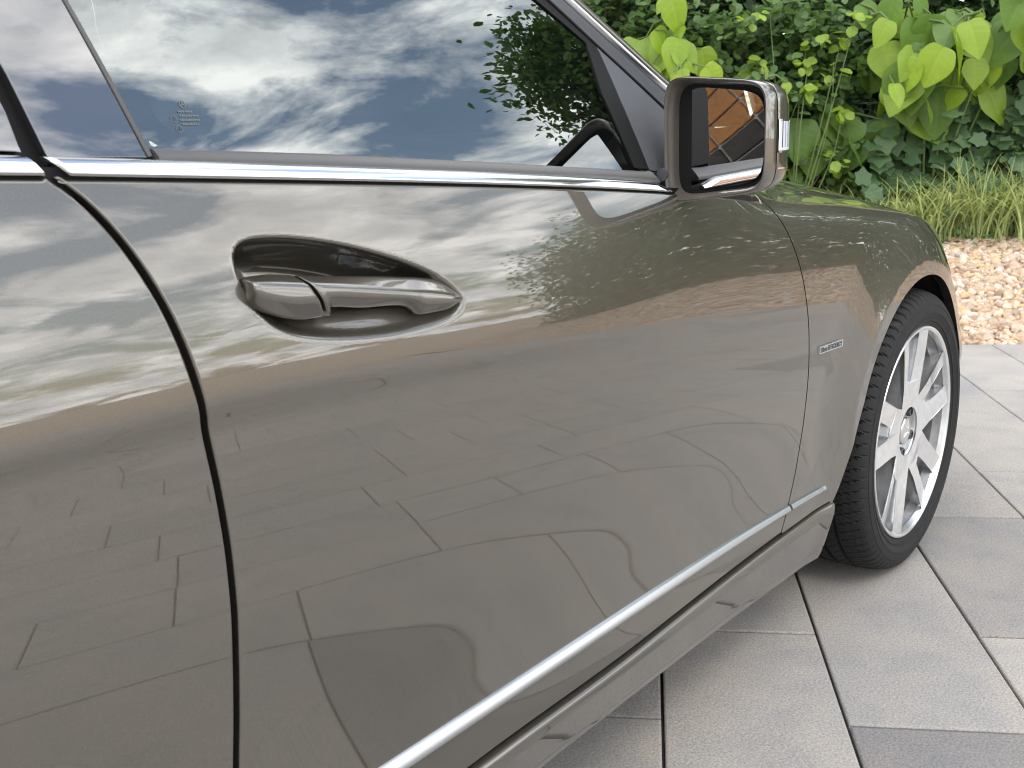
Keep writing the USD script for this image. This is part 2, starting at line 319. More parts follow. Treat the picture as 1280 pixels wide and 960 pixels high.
def panel(poly, fn, r=.0026, flange=.012, step=(.014, .005), ds=.005, extra=None, aspect=2.8, mirror=False):
    pg = Polygon(poly)
    if pg.exterior.is_ccw is False: poly = np.asarray(poly)[::-1]
    B = densify(poly, ds)
    t = unit(np.roll(B, -1, 0) - np.roll(B, 1, 0)); o = np.stack([t[:, 1], -t[:, 0]], 1)
    n = len(B); V, N = [], []
    def norm_at(P):
        y, gx, gz = fn(P[:, 0], P[:, 1]); return y, unit(np.stack([gx, -np.ones(len(P)), gz], 1))
    o3 = np.stack([o[:, 0], 0 * o[:, 0], o[:, 1]], 1)
    rings = [(0, flange)] + [(d * r, r - math.sqrt(max(0, r * r - (r - d * r) ** 2))) for d in (0, .08, .25, .55, 1.0)]
    for i, (d, off) in enumerate(rings):
        P = B - o * d; y, nn = norm_at(P); sb = 1.0 if i == 0 else 1 - d / r
        V.append(np.stack([P[:, 0], y + off, P[:, 1]], 1)); N.append(unit(nn * math.sqrt(max(0, 1 - sb * sb)) + o3 * sb))
    inner = B - o * r; ip = Polygon(inner).buffer(0); safe = ip.buffer(-.003)
    x0, z0, x1, z1 = ip.bounds
    gx, gz = np.meshgrid(np.arange(x0, x1, step[0]), np.arange(z0, z1, step[1]), indexing='ij')
    gx = gx + (np.arange(gx.shape[1]) % 2)[None, :] * step[0] / 2
    G = np.stack([gx.ravel(), gz.ravel()], 1)
    if extra is not None:
        zone, pts = extra; G = np.vstack([G[~shapely.contains_xy(zone, G[:, 0], G[:, 1])], pts])
    G = G[shapely.contains_xy(safe, G[:, 0], G[:, 1])]
    y, nn = norm_at(G); V.append(np.stack([G[:, 0], y, G[:, 1]], 1)); N.append(nn)
    faces = grid_faces(len(rings), n, True)
    P2 = np.vstack([inner, G]) / [aspect, 1]
    tri = Delaunay(P2).simplices; cen = P2[tri].mean(1) * [aspect, 1]
    tri = tri[shapely.contains_xy(ip, cen[:, 0], cen[:, 1])] + (len(rings) - 1) * n
    V, N, F = np.vstack(V), np.vstack(N), np.vstack([faces, tri])
    area = np.linalg.norm(np.cross(V[F[:, 1]] - V[F[:, 0]], V[F[:, 2]] - V[F[:, 0]]), axis=1); F = F[area > 1e-11]
    gn = np.cross(V[F[:, 1]] - V[F[:, 0]], V[F[:, 2]] - V[F[:, 0]]); flip = (gn * N[F].sum(1)).sum(1) < 0
    F[flip] = F[flip][:, ::-1]
    if mirror:
        V[:, 1] = 1.77 - V[:, 1]; N[:, 1] *= -1; F = F[:, ::-1]
    return (V, F), N
def add_panel(name, poly, fn, mat, parent, **kw):
    label = kw.pop('label', None); (v, f), nn = panel(poly, fn, **kw)
    return obj(name, (v, f), mat, parent, normals=nn, label=label)

car = empty('car', 'grey brown metallic car parked with its right flank towards the camera', 'car')

# outlines, in metres along (x) and up (z)
GAP_B = [(-1.794, .9478), (-1.7769, .9322), (-1.7555, .9015), (-1.7394, .8669), (-1.730, .8389), (-1.7233, .8095), (-1.7195, .7846), (-1.7155, .7382), (-1.7124, .6981), (-1.7108, .6502), (-1.7116, .6089), (-1.7151, .5601), (-1.7206, .5033), (-1.7262, .4605), (-1.735, .40), (-1.748, .34), (-1.757, .305)]
GAP_A = [(-.667, .8682), (-.6417, .8478), (-.6058, .8042), (-.5743, .7487), (-.5555, .6926), (-.5414, .6215), (-.5369, .5497), (-.5438, .4788), (-.572, .3985), (-.621, .3294), (-.6486, .2987)]
sill_z = PchipInterpolator([-3.2, -1.4547, -1.0987, -.6233, -.4], [.315, .306, .2955, .2965, .297])
gb, ga = curve(GAP_B, 60), curve(GAP_A, 50)
top = lambda a, b, n=30: np.stack([np.linspace(a, b, n), belt_z(np.linspace(a, b, n)) - .0005], 1)
bot = lambda a, b, n=30: np.stack([np.linspace(a, b, n), sill_z(np.linspace(a, b, n)) + .0015], 1)
HB, HA = .0027, .0016        # half the door gaps

# the cup behind the handle
CUP = chaikin([(-1.6651, .885), (-1.6531, .8934), (-1.6198, .8929), (-1.5735, .8852), (-1.5242, .8722), (-1.4714, .8541), (-1.4297, .8341), (-1.4079, .813), (-1.4077, .8018), (-1.4272, .7916), (-1.4885, .7887), (-1.5452, .7924), (-1.5958, .8007), (-1.6296, .8114), (-1.6493, .8256), (-1.6611, .8472), (-1.6667, .8675)], 3)
cx_, cz_ = np.arange(-1.72, -1.3599, .001), np.arange(.74, .9401, .001)
GXc, GZc = np.meshgrid(cx_, cz_, indexing='ij')
cup_pg = Polygon(CUP)
_d = shapely.distance(shapely.points(GXc.ravel(), GZc.ravel()), cup_pg.exterior).reshape(GXc.shape)
_in = shapely.contains_xy(cup_pg, GXc.ravel(), GZc.ravel()).reshape(GXc.shape)
_t = np.clip(_d / (.034 + .014 * (GZc < .835)), 0, 1)
_depth = np.where(_in, .045 * np.clip(1 - (1 - _t) ** 1.9, 0, 1), 0) + .0
_zl = GZc - .7885 - .10 * np.clip(-1.50 - GXc, 0, 1); _cap = .006 + .36 * np.clip(_zl, 0, 1) + 2.8 * np.clip(_zl - .028, 0, 1); _depth = -.004 * np.log(np.exp(-_depth / .004) + np.exp(-_cap / .004)); _depth = np.where(_in, np.clip(_depth, 0, 1) * np.clip(_t * 6, 0, 1), 0)
_depth = gaussian_filter(_depth, 1.35)
CUPS = RectBivariateSpline(cx_, cz_, _depth, kx=3, ky=3)
def door_fn(x, z):
    y, a, b = flank_fn(x, z); m = (x > -1.71) & (x < -1.37) & (z > .75) & (z < .93)
    xx, zz = np.clip(x, -1.71, -1.37), np.clip(z, .75, .93)
    return y + m * CUPS.ev(xx, zz), a + m * CUPS.ev(xx, zz, dx=1), b + m * CUPS.ev(xx, zz, dy=1)
zone = cup_pg.buffer(.010)
ex, ez = np.meshgrid(np.arange(-1.69, -1.39, .0028), np.arange(.77, .91, .0022), indexing='ij')
EP = np.stack([ex.ravel(), ez.ravel()], 1); EP = EP[shapely.contains_xy(zone, EP[:, 0], EP[:, 1])]

fd = np.vstack([gb[::-1] + [HB, 0], top(-1.786, -.6685), ga - [HA, 0], bot(-.652, -1.752)])
front_door = add_panel('front_door', fd, door_fn, 'car_paint', car, extra=(zone, EP))
rd = np.vstack([gb - [HB, 0], bot(-1.762, -2.30), [(-2.36, .33), (-2.44, .45), (-2.56, .57), (-2.70, .66), (-2.74, .80), (-2.70, belt_z(-2.7))], top(-2.66, -1.800)])
rear_door = add_panel('rear_door', rd, flank_fn, 'car_paint', car, step=(.03, .006))
# front wing with the wheel arch
AR = .347
th = np.radians(np.linspace(-66, 96, 56))
arch = np.vstack([curve([(-.452, .2895), (-.424, .318), (-.392, .357), (-.358, .401), (-.317, ARCH[1] + AR * math.cos(math.radians(-66)))], 12)[:-1], np.stack([(AR - .010 * smooth(.1, .9, th)) * np.sin(th), ARCH[1] + (AR - .010 * smooth(.1, .9, th)) * np.cos(th)], 1), [(.345, .265), (.40, .25)]])
hood_gap = PchipInterpolator([-.95, -.6744, -.5612, -.3374, -.1436, .08, .3, .62], [.889, .8662, .8475, .8265, .8045, .7765, .742, .685])
hx = np.linspace(.62, -.6655, 50)
wing = np.vstack([ga[::-1] + [HA, 0], [(-.6655, .8655)], ])
fw = np.vstack([(ga + [HA, 0]), bot(-.640, -.455, 8)[:, :], arch, [(.62, .25), (.62, .685)], np.stack([hx, hood_gap(hx) - .002], 1)])
front_wing = add_panel('front_wing', fw, flank_fn, 'car_paint', car, step=(.010, .006), flange=.02, r=.0022)
rq = np.array([(-2.745, .80), (-2.705, .655), (-2.76 + .345 * math.sin(math.radians(10)), .315 + .345), (-2.76, .315 + .347), (-2.95, .60), (-3.08, .45), (-3.12, .28), (-3.19, .28), (-3.19, 1.0), (-2.71, belt_z(-2.71))])
add_panel('rear_wing', rq, flank_fn, 'car_paint', car, step=(.03, .01))
# the dark body behind the shut lines
ins = np.vstack([[(-3.15, .35), (-2.95, .62), (-2.76, .67), (-2.5, .60), (-2.3, .31), (-1.2, .30), (-.6, .30), (-.47, .30), (-.44, .36), (-.37, .50), (-.28, .60), (-.2, .67), (-.2, .79)], np.stack([np.linspace(-.4, -3.15, 40), belt_z(np.linspace(-.4, -3.15, 40)) - .012], 1)])
add_panel('door_seal', ins, shifted(door_fn, .014), 'rubber_seal', car, step=(.02, .008), flange=.001, r=.001)
# a second skin carries the deep handle cup: keep the dark body clear of it
# ---- sill
lip_z = lambda x: np.interp(x, [-3.2, -1.2755, -.605, -.4], [.242, .2065, .176, .170])
def sill_section(x, k=1.0):
    ys = float(S(x, .30)); zt, zl = float(sill_z(x)), float(lip_z(x)); h = zt - zl
    pr = np.array([(.030, zt - .004), (.010, zt - .0025), (-.0055, zt - .0040), (-.0080, zt - .0085), (-.0078, zt - .20 * h), (.0065, zt - .64 * h), (.0098, zt - .745 * h), (.0122, zt - .77 * h), (.0125, zt - .80 * h), (.0165, zt - .90 * h), (.021, zl + .0025), (.030, zl), (.045, zl + .004), (.06, zl + .03), (.06, zt - .02)])
    return np.stack([np.full(len(pr), x), ys + .06 + (pr[:, 0] - .06) * k, zt + (pr[:, 1] - zt) * (1 if k == 1 else .98)], 1)
sx = np.concatenate([np.linspace(-2.35, -.55, 40), np.linspace(-.53, -.452, 8)])
def sill_round(x, k=1.0): s = sill_section(x, k); return np.concatenate([np.full((len(s) * 4, 1), x), fillet(s[:, 1:], .0030)], 1)
sec = [sill_round(x) for x in sx] + [sill_round(-.4485, .97), sill_round(-.4455, .90), sill_round(-.4430, .78), sill_round(-.4418, .60)]
sill = obj('sill', loft(sec), 'car_paint', car, smooth=50)

# ---- chrome along the belt line, in two lengths, and the trim strips low on the doors
def swept(xs, profile):
    return loft([profile(float(x)) for x in xs])
def belt_profile(x, k=1.0):
    z0 = float(belt_z(x)); z1 = z0 + .0035 + (.0118 + .0008 * (-x - 1)) * k; y0, y1 = float(S(x, z0)), float(S(x, z0)) + .013
    pr = [(y0 + .006, z0 + .001), (y0 + .0005, z0 + .0012), (y0 - .0028, z0 + .0035), (y0 - .0030, z0 + .30 * (z1 - z0)), (y0 + .0002, z0 + .72 * (z1 - z0)), (y0 + .006, z1 - .001), (y1, z1), (y1 + .006, z1 - .001), (y1 + .006, z0 + .004)]
    c = chaikin(pr, 2); sl = .9 * math.exp(-abs(x + 1.7905) / .03)
    return np.stack([x + sl * (z1 - .006 - c[:, 1]), c[:, 0], c[:, 1]], 1)
obj('belt_gasket', loft([[(x, float(S(x, belt_z(x))) + .0045 + a, float(belt_z(x)) + b) for a, b in ((0, -.012), (0, .008), (.01, .008), (.01, -.012))] for x in np.linspace(-2.7, -.70, 60)]), 'rubber_seal', car)
obj('belt_trim', swept(np.concatenate([np.linspace(-1.788, -1.72, 14), np.linspace(-1.70, -.99, 40), np.linspace(-.985, -.958, 6)]), lambda x: belt_profile(x, 1 if x < -.99 else max(.35, 1 - (x + .99) / .055))), 'chrome', front_door, smooth=50)
obj('belt_trim', swept(np.concatenate([np.linspace(-2.70, -1.87, 14), np.linspace(-1.86, -1.8025, 12)]), belt_profile), 'chrome', rear_door, smooth=50)
strip_lo = PchipInterpolator([-2.4, -1.7, -1.5428, -1.3132, -.7577, -.6456, -.47], [.382, .361, .3555, .3477, .3308, .3275, .3215])
strip_w = lambda x: np.interp(x, [-2.4, -1.34, -1.09, -.78, -.64, -.47], [.0200, .0185, .0178, .0150, .0130, .0105])
def strip_profile(x, k=1.0):
    z0 = float(strip_lo(x)); w = float(strip_w(x)); ya, yb = float(S(x, z0)), float(S(x, z0 + w))
    pr = [(ya + .004, z0), (ya - .002, z0 + .0003), (ya - .0055 * k, z0 + .12 * w), (ya - .0068 * k, z0 + .35 * w), (yb - .0060 * k, z0 + .72 * w), (yb - .003 * k, z0 + .95 * w), (yb + .004, z0 + w)]
    c = chaikin(pr, 2); return np.stack([np.full(len(c), x), c[:, 0], c[:, 1]], 1)
gapx = lambda z, g: float(np.interp(z, g[::-1, 1], g[::-1, 0]))
xa = gapx(.335, ga)
obj('lower_trim', swept(np.linspace(gapx(.37, gb) + .006, xa - .0045, 40), strip_profile), 'trim_metal', front_door, smooth=45)
obj('lower_trim', swept(np.linspace(-2.33, gapx(.37, gb) - .006, 12), strip_profile), 'trim_metal', rear_door, smooth=45)
obj('lower_trim', swept(np.linspace(xa + .0035, -.4735, 12), lambda x: strip_profile(x, .9 if x < -.49 else .6)), 'trim_metal', front_wing, smooth=45)

# ---- door handle: a lock cap and a grip
h_top = PchipInterpolator([-1.70, -1.664, -1.6306, -1.6028, -1.5688, -1.4929, -1.4316, -1.418, -1.411], [.862, .8622, .8618, .8578, .8522, .8418, .8300, .8215, .815])
h_cre = PchipInterpolator([-1.70, -1.667, -1.6095, -1.5747, -1.5112, -1.4385, -1.411], [.8595, .8592, .8520, .8460, .8335, .8190, .8125])
h_cap = PchipInterpolator([-1.70, -1.667, -1.6535, -1.6204, -1.590, -1.55], [.856, .8490, .8365, .8225, .8215, .822])
h_grp = PchipInterpolator([-1.62, -1.5887, -1.5381, -1.4950, -1.480, -1.470, -1.4358, -1.418, -1.411], [.8300, .8285, .8220, .8172, .8120, .8045, .8030, .8060, .8090])
def handle_section(x, low, end=1.0):
    y0 = float(S(x, .83)) ; zt, zc_, zb_ = float(h_top(x)), float(h_cre(x)), float(low(x)); m = .5 * (zt + zb_)
    pr = np.array([(y0 + .018, zt - .002), (y0 + .006, zt + .0020), (y0 - .0100, zc_ + .0008), (y0 - .0115, .55 * zc_ + .45 * zb_), (y0 - .0030, zb_ - .0005), (y0 + .006, zb_ - .0015), (y0 + .016, zb_ + .003), (y0 + .021, m)])
    pr = np.array([y0 + .006, m]) + (pr - [y0 + .006, m]) * end
    c = fillet(pr, .0042, 4); return np.stack([np.full(len(c), x), c[:, 0], c[:, 1]], 1)
def skew(sec, k):                      # the cut between cap and grip leans with the handle
    s = np.array(sec); s[:, 0] += k * (.845 - s[:, 2]); return s
hs = [(-1.6615, .62), (-1.6612, .85), (-1.6600, .96), (-1.657, 1.)] + [(x, 1.) for x in np.linspace(-1.652, -1.606, 10)] + [(-1.6035, .985), (-1.6030, .955)]
obj('handle_lock_cap', loft([skew(handle_section(x, h_cap, e), .62 * smooth(-1.665, -1.606, x)) for x, e in hs]), 'car_paint', front_door, smooth=38)
hs = [(-1.5995, .955), (-1.5990, .985)] + [(x, 1.) for x in np.linspace(-1.596, -1.427, 34)] + [(-1.421, .95), (-1.416, .85), (-1.412, .62), (-1.4105, .4)]
handle_low = lambda x: np.minimum(h_grp(x), h_cap(np.minimum(x, -1.56)) + 0.0 * x) if x < -1.5925 else h_grp(x)
obj('handle_grip', loft([skew(handle_section(x, handle_low, e), .62 * smooth(-1.54, -1.60, x)) for x, e in hs]), 'car_paint', front_door, smooth=38)
# the foot that joins the grip to the cup
obj('handle_foot', box((.030, .042, .020), (-1.445, float(S(-1.445, .82)) + .024, .817), .004), 'satin_black', front_door)
obj('handle_foot', box((.050, .040, .022), (-1.635, float(S(-1.635, .84)) + .026, .845), .004), 'satin_black', front_door)

# ---- badge on the wing
bz = lambda x: np.interp(x, [-.503, -.404], [.5885, .5855])
bad = loft([np.stack([np.full(8, x), S(x, bz(x)) + np.array([.002, -.0018, -.003, -.003, -.003, -.003, -.0018, .002]), bz(x) + np.array([-.0075, -.0075, -.0062, -.002, .002, .0062, .0075, .0075])], 1) for x in np.linspace(-.503, -.404, 12)])
badge = obj('badge', bad, 'satin_chrome', front_wing, smooth=40)
def letters(text, height, x0, x1, z0, z1, yo, mat, parent, name='lettering'):
    t = meshkit.text_mesh(text, height, .0006, bold=True); v = np.array(t.vertices); w = v[:, 0].max() - v[:, 0].min()
    u = (v[:, 0] - v[:, 0].min()) / w; x = x0 + u * (x1 - x0); z = z0 + u * (z1 - z0) + v[:, 1] - height / 2
    return obj(name, (np.stack([x, S(x, z) - yo - v[:, 2], z], 1), np.array(t.faces)), mat, parent)
letters('Blue', .0085, -.4985, -.470, .5883, .5875, .003, 'lamp_dark', badge)
letters('EFFICIENCY', .0085, -.4665, -.4075, .5874, .5857, .003, 'lamp_dark', badge)

# ---- greenhouse
gl = lambda off: shifted(glass_fn, off)
wl = [(-1.7051, .9611), (-1.735, 1.0741), (-1.803, 1.331)]
roofline = [(-1.80, 1.331), (-1.65, 1.338), (-1.50, 1.328), (-1.36, 1.285), (-1.22, 1.205), (-1.105, 1.1327), (-1.0207, 1.0845)]
seal_in = [(-1.0255, 1.02), (-1.012, .9724), (-.9985, .925)]
zb_ = lambda x, d=.0: float(np.interp(x, [-2.7, -1.7031, -1.5364, -1.3162, -1.0485, -.9799], [1.018, .9653, .9569, .9422, .9227, .9178])) + d
glass_poly = [(-1.7035, zb_(-1.7035, -.004))] + wl[1:] + roofline[1:] + seal_in + [(x, zb_(x, -.004)) for x in np.linspace(-.998, -1.66, 14)]
window = add_panel('window_glass', glass_poly, gl(.0035), 'glass', front_door, r=.0006, flange=.0012, step=(.04, .03), aspect=1.2)
add_panel('window_seal', [(-1.36, 1.2855), (-1.22, 1.2055), (-1.105, 1.1332), (-1.0207, 1.085), (-1.0255, 1.02), (-1.012, .9724), (-.9985, .9225), (-.9608, .9185), (-.9851, 1.0117), (-.9990, 1.0825), (-1.0802, 1.1351), (-1.20, 1.2125), (-1.34, 1.294)][::-1], gl(.0008), 'rubber_seal', front_door, r=.001, flange=.01, step=(.02, .015), aspect=1.2)
add_panel('mirror_sail', [(-.9975, 1.0805), (-.9300, 1.0390), (-.8645, .9980), (-.868, .955), (-.885, .9085), (-.9608, .9178), (-.9835, 1.0100)][::-1], gl(-.0005), 'grained_plastic', front_door, r=.0015, flange=.012, step=(.012, .012), aspect=1.2)
add_panel('window_frame', [(-1.60, 1.353), (-1.50, 1.3455), (-1.34, 1.2955), (-1.20, 1.2142), (-1.0802, 1.1372), (-.9978, 1.0838), (-.93, 1.0420), (-.8624, 1.0000), (-.8465, 1.0217), (-.9626, 1.0891), (-1.0467, 1.1403), (-1.17, 1.226), (-1.32, 1.313), (-1.49, 1.362), (-1.60, 1.372)][::-1], gl(-.0030), 'satin_black', front_door, r=.003, flange=.014, step=(.02, .01), aspect=1.2)
# ledge between the chrome and the glass
def ledge(x):
    z0 = float(belt_z(x)) + .0035 + .0118 + .0008 * (-x - 1); y0 = float(S(x, belt_z(x))) + .014; z1 = zb_(x); y1 = float(glass_y(x, z1))
    pr = [(y0, z0 - .003), (y0 - .001, z0 + .001), (.6 * y0 + .4 * y1, z0 + .45 * (z1 - z0) + .0015), (y1 - .0005, z1), (y1 + .004, z1), (y1 + .004, z0 - .004)]
    c = chaikin(pr, 1); return np.stack([np.full(len(c), x), c[:, 0], c[:, 1]], 1)
obj('window_lip', swept(np.linspace(-1.7025, -.962, 40), ledge), 'seal_lip', front_door, smooth=50)
pil = [(-1.7845, .9610), (-1.7075, .9585), (-1.7375, 1.0741), (-1.8065, 1.331), (-1.8835, 1.331), (-1.836, 1.15), (-1.7960, 1.0181)]
add_panel('pillar_trim', pil, gl(.0003), 'gloss_black', front_door, r=.0012, flange=.012, step=(.02, .02), aspect=1.2)
add_panel('window_channel', [(-1.7078, .9590), (-1.7034, .9598), (-1.7340, 1.0741), (-1.803, 1.331), (-1.8070, 1.331), (-1.7380, 1.0741)], gl(-.0012), 'seal_lip', front_door, r=.0012, flange=.012, step=(.02, .02), aspect=1.2)
add_panel('pillar_trim', [(-1.8010, .9650), (-1.8035, .9920), (-1.8100, 1.0181), (-1.850, 1.15), (-1.897, 1.331), (-1.96, 1.331), (-1.905, 1.15), (-1.861, 1.0181), (-1.846, .9690)], gl(.0003), 'gloss_black', rear_door, r=.0012, flange=.012, step=(.02, .02), aspect=1.2)
add_panel('window_glass', [(-1.849, .969), (-1.867, 1.0181), (-1.911, 1.15), (-1.965, 1.331), (-2.30, 1.32), (-2.50, 1.26), (-2.62, 1.17), (-2.64, 1.02)][::-1], gl(.003), 'glass_dark', rear_door, r=.0006, flange=.0012, step=(.05, .03), aspect=1.2)
add_panel('pillar_trim', [(-2.645, 1.02), (-2.625, 1.17), (-2.50, 1.265), (-2.30, 1.325), (-1.40, 1.345), (-1.60, 1.372), (-2.3, 1.352), (-2.55, 1.29), (-2.75, 1.18), (-2.85, 1.03)][::-1], gl(.002), 'satin_black', rear_door, r=.0012, flange=.012, step=(.04, .02), aspect=1.2)
add_panel('pillar_seal', [(-2.70, .975), (-1.70, .950), (-1.76, 1.15), (-1.80, 1.335), (-1.95, 1.335), (-1.99, 1.15), (-1.95, .99)], gl(.012), 'rubber_seal', car, r=.001, flange=.001, step=(.05, .05), aspect=1.2)
# maker's marks etched in the corner of the pane
def on_glass(pts, off=-.0006 + .0035):
    p = np.asarray(pts, float); return np.stack([p[:, 0], glass_y(p[:, 0], p[:, 1]) + off, p[:, 1]], 1)
def etch_ring(cx, cz, r, w, n=28):
    a = np.linspace(0, 2 * np.pi, n, endpoint=False); d = np.stack([np.cos(a), np.sin(a)], 1)
    p = np.vstack([[cx, cz] + d * (r - w), [cx, cz] + d * r]); j = np.arange(n); k = (j + 1) % n
    return on_glass(p), np.vstack([np.stack([j, k, n + k], 1), np.stack([j, n + k, n + j], 1)])
def etch_bar(x0, z0, x1, z1, w):
    a, b = np.array([x0, z0]), np.array([x1, z1]); t = unit(b - a); o = np.array([-t[1], t[0]]) * w / 2
    return on_glass([a - o, b - o, b + o, a + o]), np.array([[0, 1, 2], [0, 2, 3]])
e = [etch_ring(-1.6624, .9993, .0030, .0004)] + [etch_bar(-1.6624, .9993, -1.6624 + .0026 * math.sin(a), .9993 + .0026 * math.cos(a), .0006) for a in (0, 2.094, 4.189)]
e += [etch_ring(-1.6738, .9880, .0029, .0003), etch_ring(-1.6716, .9800, .0029, .0003)]
r_ = random.Random(4)
for row, (zr, xl, xr) in enumerate([(.9935, -1.6685, -1.655), (.9902, -1.6680, -1.651), (.9868, -1.6685, -1.650), (.9835, -1.6675, -1.652)]):
    x = xl
    while x < xr:
        w = r_.uniform(.0008, .0016); e.append(etch_bar(x, zr, min(x + w, xr), zr, .0013)); x += w + r_.uniform(.0004, .0009)
obj('etched_mark', cat_mesh(e), 'etch_grey', window)
for t_, cx, cz in (('E1', -1.6738, .9880), ('43', -1.6716, .9800)):
    t = meshkit.text_mesh(t_, .0022, .0001); v = np.array(t.vertices); v[:, 0] -= v[:, 0].mean()
    obj('etched_mark', (on_glass(np.stack([cx + v[:, 0], cz - .0011 + v[:, 1]], 1)), np.array(t.faces)), 'etch_grey', window)

# ---- windscreen pillar, roof, screens, far side
AP = np.array([(-.62, .905), (-.72, .955), (-.8465, 1.0217), (-.9626, 1.0891), (-1.0467, 1.1403), (-1.17, 1.226), (-1.32, 1.313), (-1.49, 1.362), (-1.60, 1.372), (-2.3, 1.352), (-2.55, 1.29), (-2.75, 1.18), (-2.90, 1.02)])
def dense_line(p, n):
    p = np.asarray(p, float); s = np.concatenate([[0], np.cumsum(np.linalg.norm(np.diff(p, axis=0), axis=1))]); q = np.linspace(0, s[-1], n)
    return np.stack([PchipInterpolator(s, p[:, k])(q) for k in range(p.shape[1])], 1)
apl = dense_line(AP, 90); ap_t = unit(np.gradient(apl, axis=0)); ap_n = np.stack([-ap_t[:, 1], ap_t[:, 0]], 1) * -1
ap_n = np.where((ap_n[:, 1] < 0)[:, None], -ap_n, ap_n)
def rail(mirror=False):
    secs = []
    for (x, z), (nx, nz) in zip(apl, ap_n):
        y, gx, gz = [float(a) for a in glass_fn(np.array(x), np.array(z))]; O = unit(np.array([gx, -1, gz])); T3 = unit(np.array([nx, gx * nx + gz * nz, nz]))
        P = np.array([x, y, z])
        pr = [(.0110, -.016), (.0135, -.002), (.0160, .0055), (.0215, .0060), (.0280, .0035), (.0340, -.0050), (.0380, -.0190), (.0370, -.0420), (.012, -.040)]
        pr = chaikin(pr, 2); s = P + pr[:, :1] * T3 + pr[:, 1:] * O
        if mirror: s[:, 1] = 1.77 - s[:, 1]
        secs.append(s)
    return loft(secs)
def trim_line():
    secs = []
    for (x, z), (nx, nz) in zip(apl[8:62], ap_n[8:62]):
        y, gx, gz = [float(a) for a in glass_fn(np.array(x), np.array(z))]; O = unit(np.array([gx, -1, gz])); T3 = unit(np.array([nx, gx * nx + gz * nz, nz])); P = np.array([x, y, z])
        pr = chaikin([(.0015, -.010), (.0020, .001), (.0040, .0062), (.0075, .0078), (.0105, .0055), (.0118, -.001), (.0118, -.012)], 2); secs.append(P + pr[:, :1] * T3 + pr[:, 1:] * O)
    return loft(secs)
obj('window_trim', trim_line(), 'satin_chrome', car, smooth=45)
pillar = obj('roof_rail', rail(), 'car_paint', car, smooth=35)
obj('roof_rail', rail(True), 'car_paint', car, smooth=35)
def edge3(i, dn=.030, do=-.012):
    (x, z), (nx, nz) = apl[i], ap_n[i]; y, gx, gz = [float(a) for a in glass_fn(np.array(x), np.array(z))]
    return np.array([x, y, z]) + dn * unit(np.array([nx, gx * nx + gz * nz, nz])) + do * unit(np.array([gx, -1, gz]))
E3 = np.array([edge3(i) for i in range(len(apl))])
i_top = int(np.argmin(np.abs(apl[:, 0] + 1.45))); i_rear = int(np.argmin(np.abs(apl[:, 0] + 2.35)))
def spread(idx, bulge_x, bulge_z, n=25):
    s = np.linspace(-1, 1, n); rows = []
    for i in idx:
        a = E3[i]; half = .885 - a[1]; w = 1 - s ** 2
        bx, bz = (bulge_x(i), bulge_z(i))
        rows.append(np.stack([a[0] + bx * w, .885 + s * half, a[2] + bz * w], 1))
    return np.array(rows).reshape(-1, 3), grid_faces(len(idx), n)
fr = lambda i: (i / i_top)
obj('windscreen', facing(spread(range(0, i_top + 1), lambda i: .20 * (1 - fr(i)) + .05 * fr(i), lambda i: .012 + .018 * fr(i)), (1, 0, 1)), 'glass', car, smooth=True)
roof = obj('roof', spread(range(i_top, i_rear + 1), lambda i: .05 * (1 - (i - i_top) / (i_rear - i_top)) - .06 * (i - i_top) / (i_rear - i_top), lambda i: .03 + .025 * math.sin(math.pi * (i - i_top) / (i_rear - i_top))), 'car_paint', car, smooth=True)
v_, f_ = spread(range(i_top, i_rear + 1), lambda i: .05, lambda i: .01); v_[:, 2] -= .035
obj('headliner', (v_, f_), 'headliner', roof, smooth=True)
obj('rear_screen', facing(spread(range(i_rear, len(apl)), lambda i: -.12, lambda i: .03), (-1, 0, 1)), 'glass_dark', car, smooth=True)
# bonnet: from the right shut line over the crown to the left one
def bonnet_pt(x, s):
    ze = hood_gap(x) + .0030; ye = S(x, np.clip(ze, .13, 1.1)) + .0030; crown = np.interp(x, [-.95, -.62, 0, .4, .75], [.150, .142, .115, .085, .03])
    a = np.abs(s); y = ye + (.885 - ye) * (1 - a); g = 1 - a ** 2.3
    y = np.where(s < 0, y, 1.77 - y)
    return np.stack([x + .10 * (1 - a ** 2) * smooth(.3, .75, x), y, ze + crown * g], -1)
def bonnet_patch(xs, ss, drop=.014, shift=None):
    X, Sg = np.meshgrid(xs, ss, indexing='ij'); Pt = bonnet_pt(X, Sg)
    if shift is not None: Pt = shift(Pt, X, Sg)
    v = Pt.reshape(-1, 3); f = grid_faces(len(xs), len(ss)); n, m = len(xs), len(ss)
    rim = np.concatenate([np.arange(m), (np.arange(1, n)) * m + m - 1, (n - 1) * m + np.arange(m - 2, -1, -1), np.arange(n - 2, 0, -1) * m])
    low = v[rim] - [0, -.0, drop]; k = len(v); r = len(rim); j = np.arange(r); q = np.stack([rim[j], k + j, k + (j + 1) % r, rim[(j + 1) % r]], 1)
    return np.vstack([v, low]), np.vstack([f, q[:, [0, 1, 2]], q[:, [0, 2, 3]]])
ss = np.concatenate([[-1, -.997, -.992], np.linspace(-.985, .985, 60), [.992, .997, 1]])
def cut_rear(Pt, X, Sg):       # the rear edge of the bonnet sweeps forward towards the middle
    return Pt
xs_b = np.concatenate([[-.588, -.586, -.583], np.linspace(-.575, .74, 60)])
bonnet = obj('bonnet', bonnet_patch(xs_b, ss), 'car_paint', car, smooth=40)
obj('scuttle_panel', bonnet_patch(np.linspace(-.92, -.5915, 24), np.concatenate([[-1, -.997], np.linspace(-.99, -.80, 12)])), 'car_paint', car, smooth=40)
obj('scuttle_grille', bonnet_patch(np.linspace(-.80, -.592, 12), np.linspace(-.795, 1, 30)), 'satin_black', car, smooth=40)
gx_ = np.linspace(-.92, .62, 60)
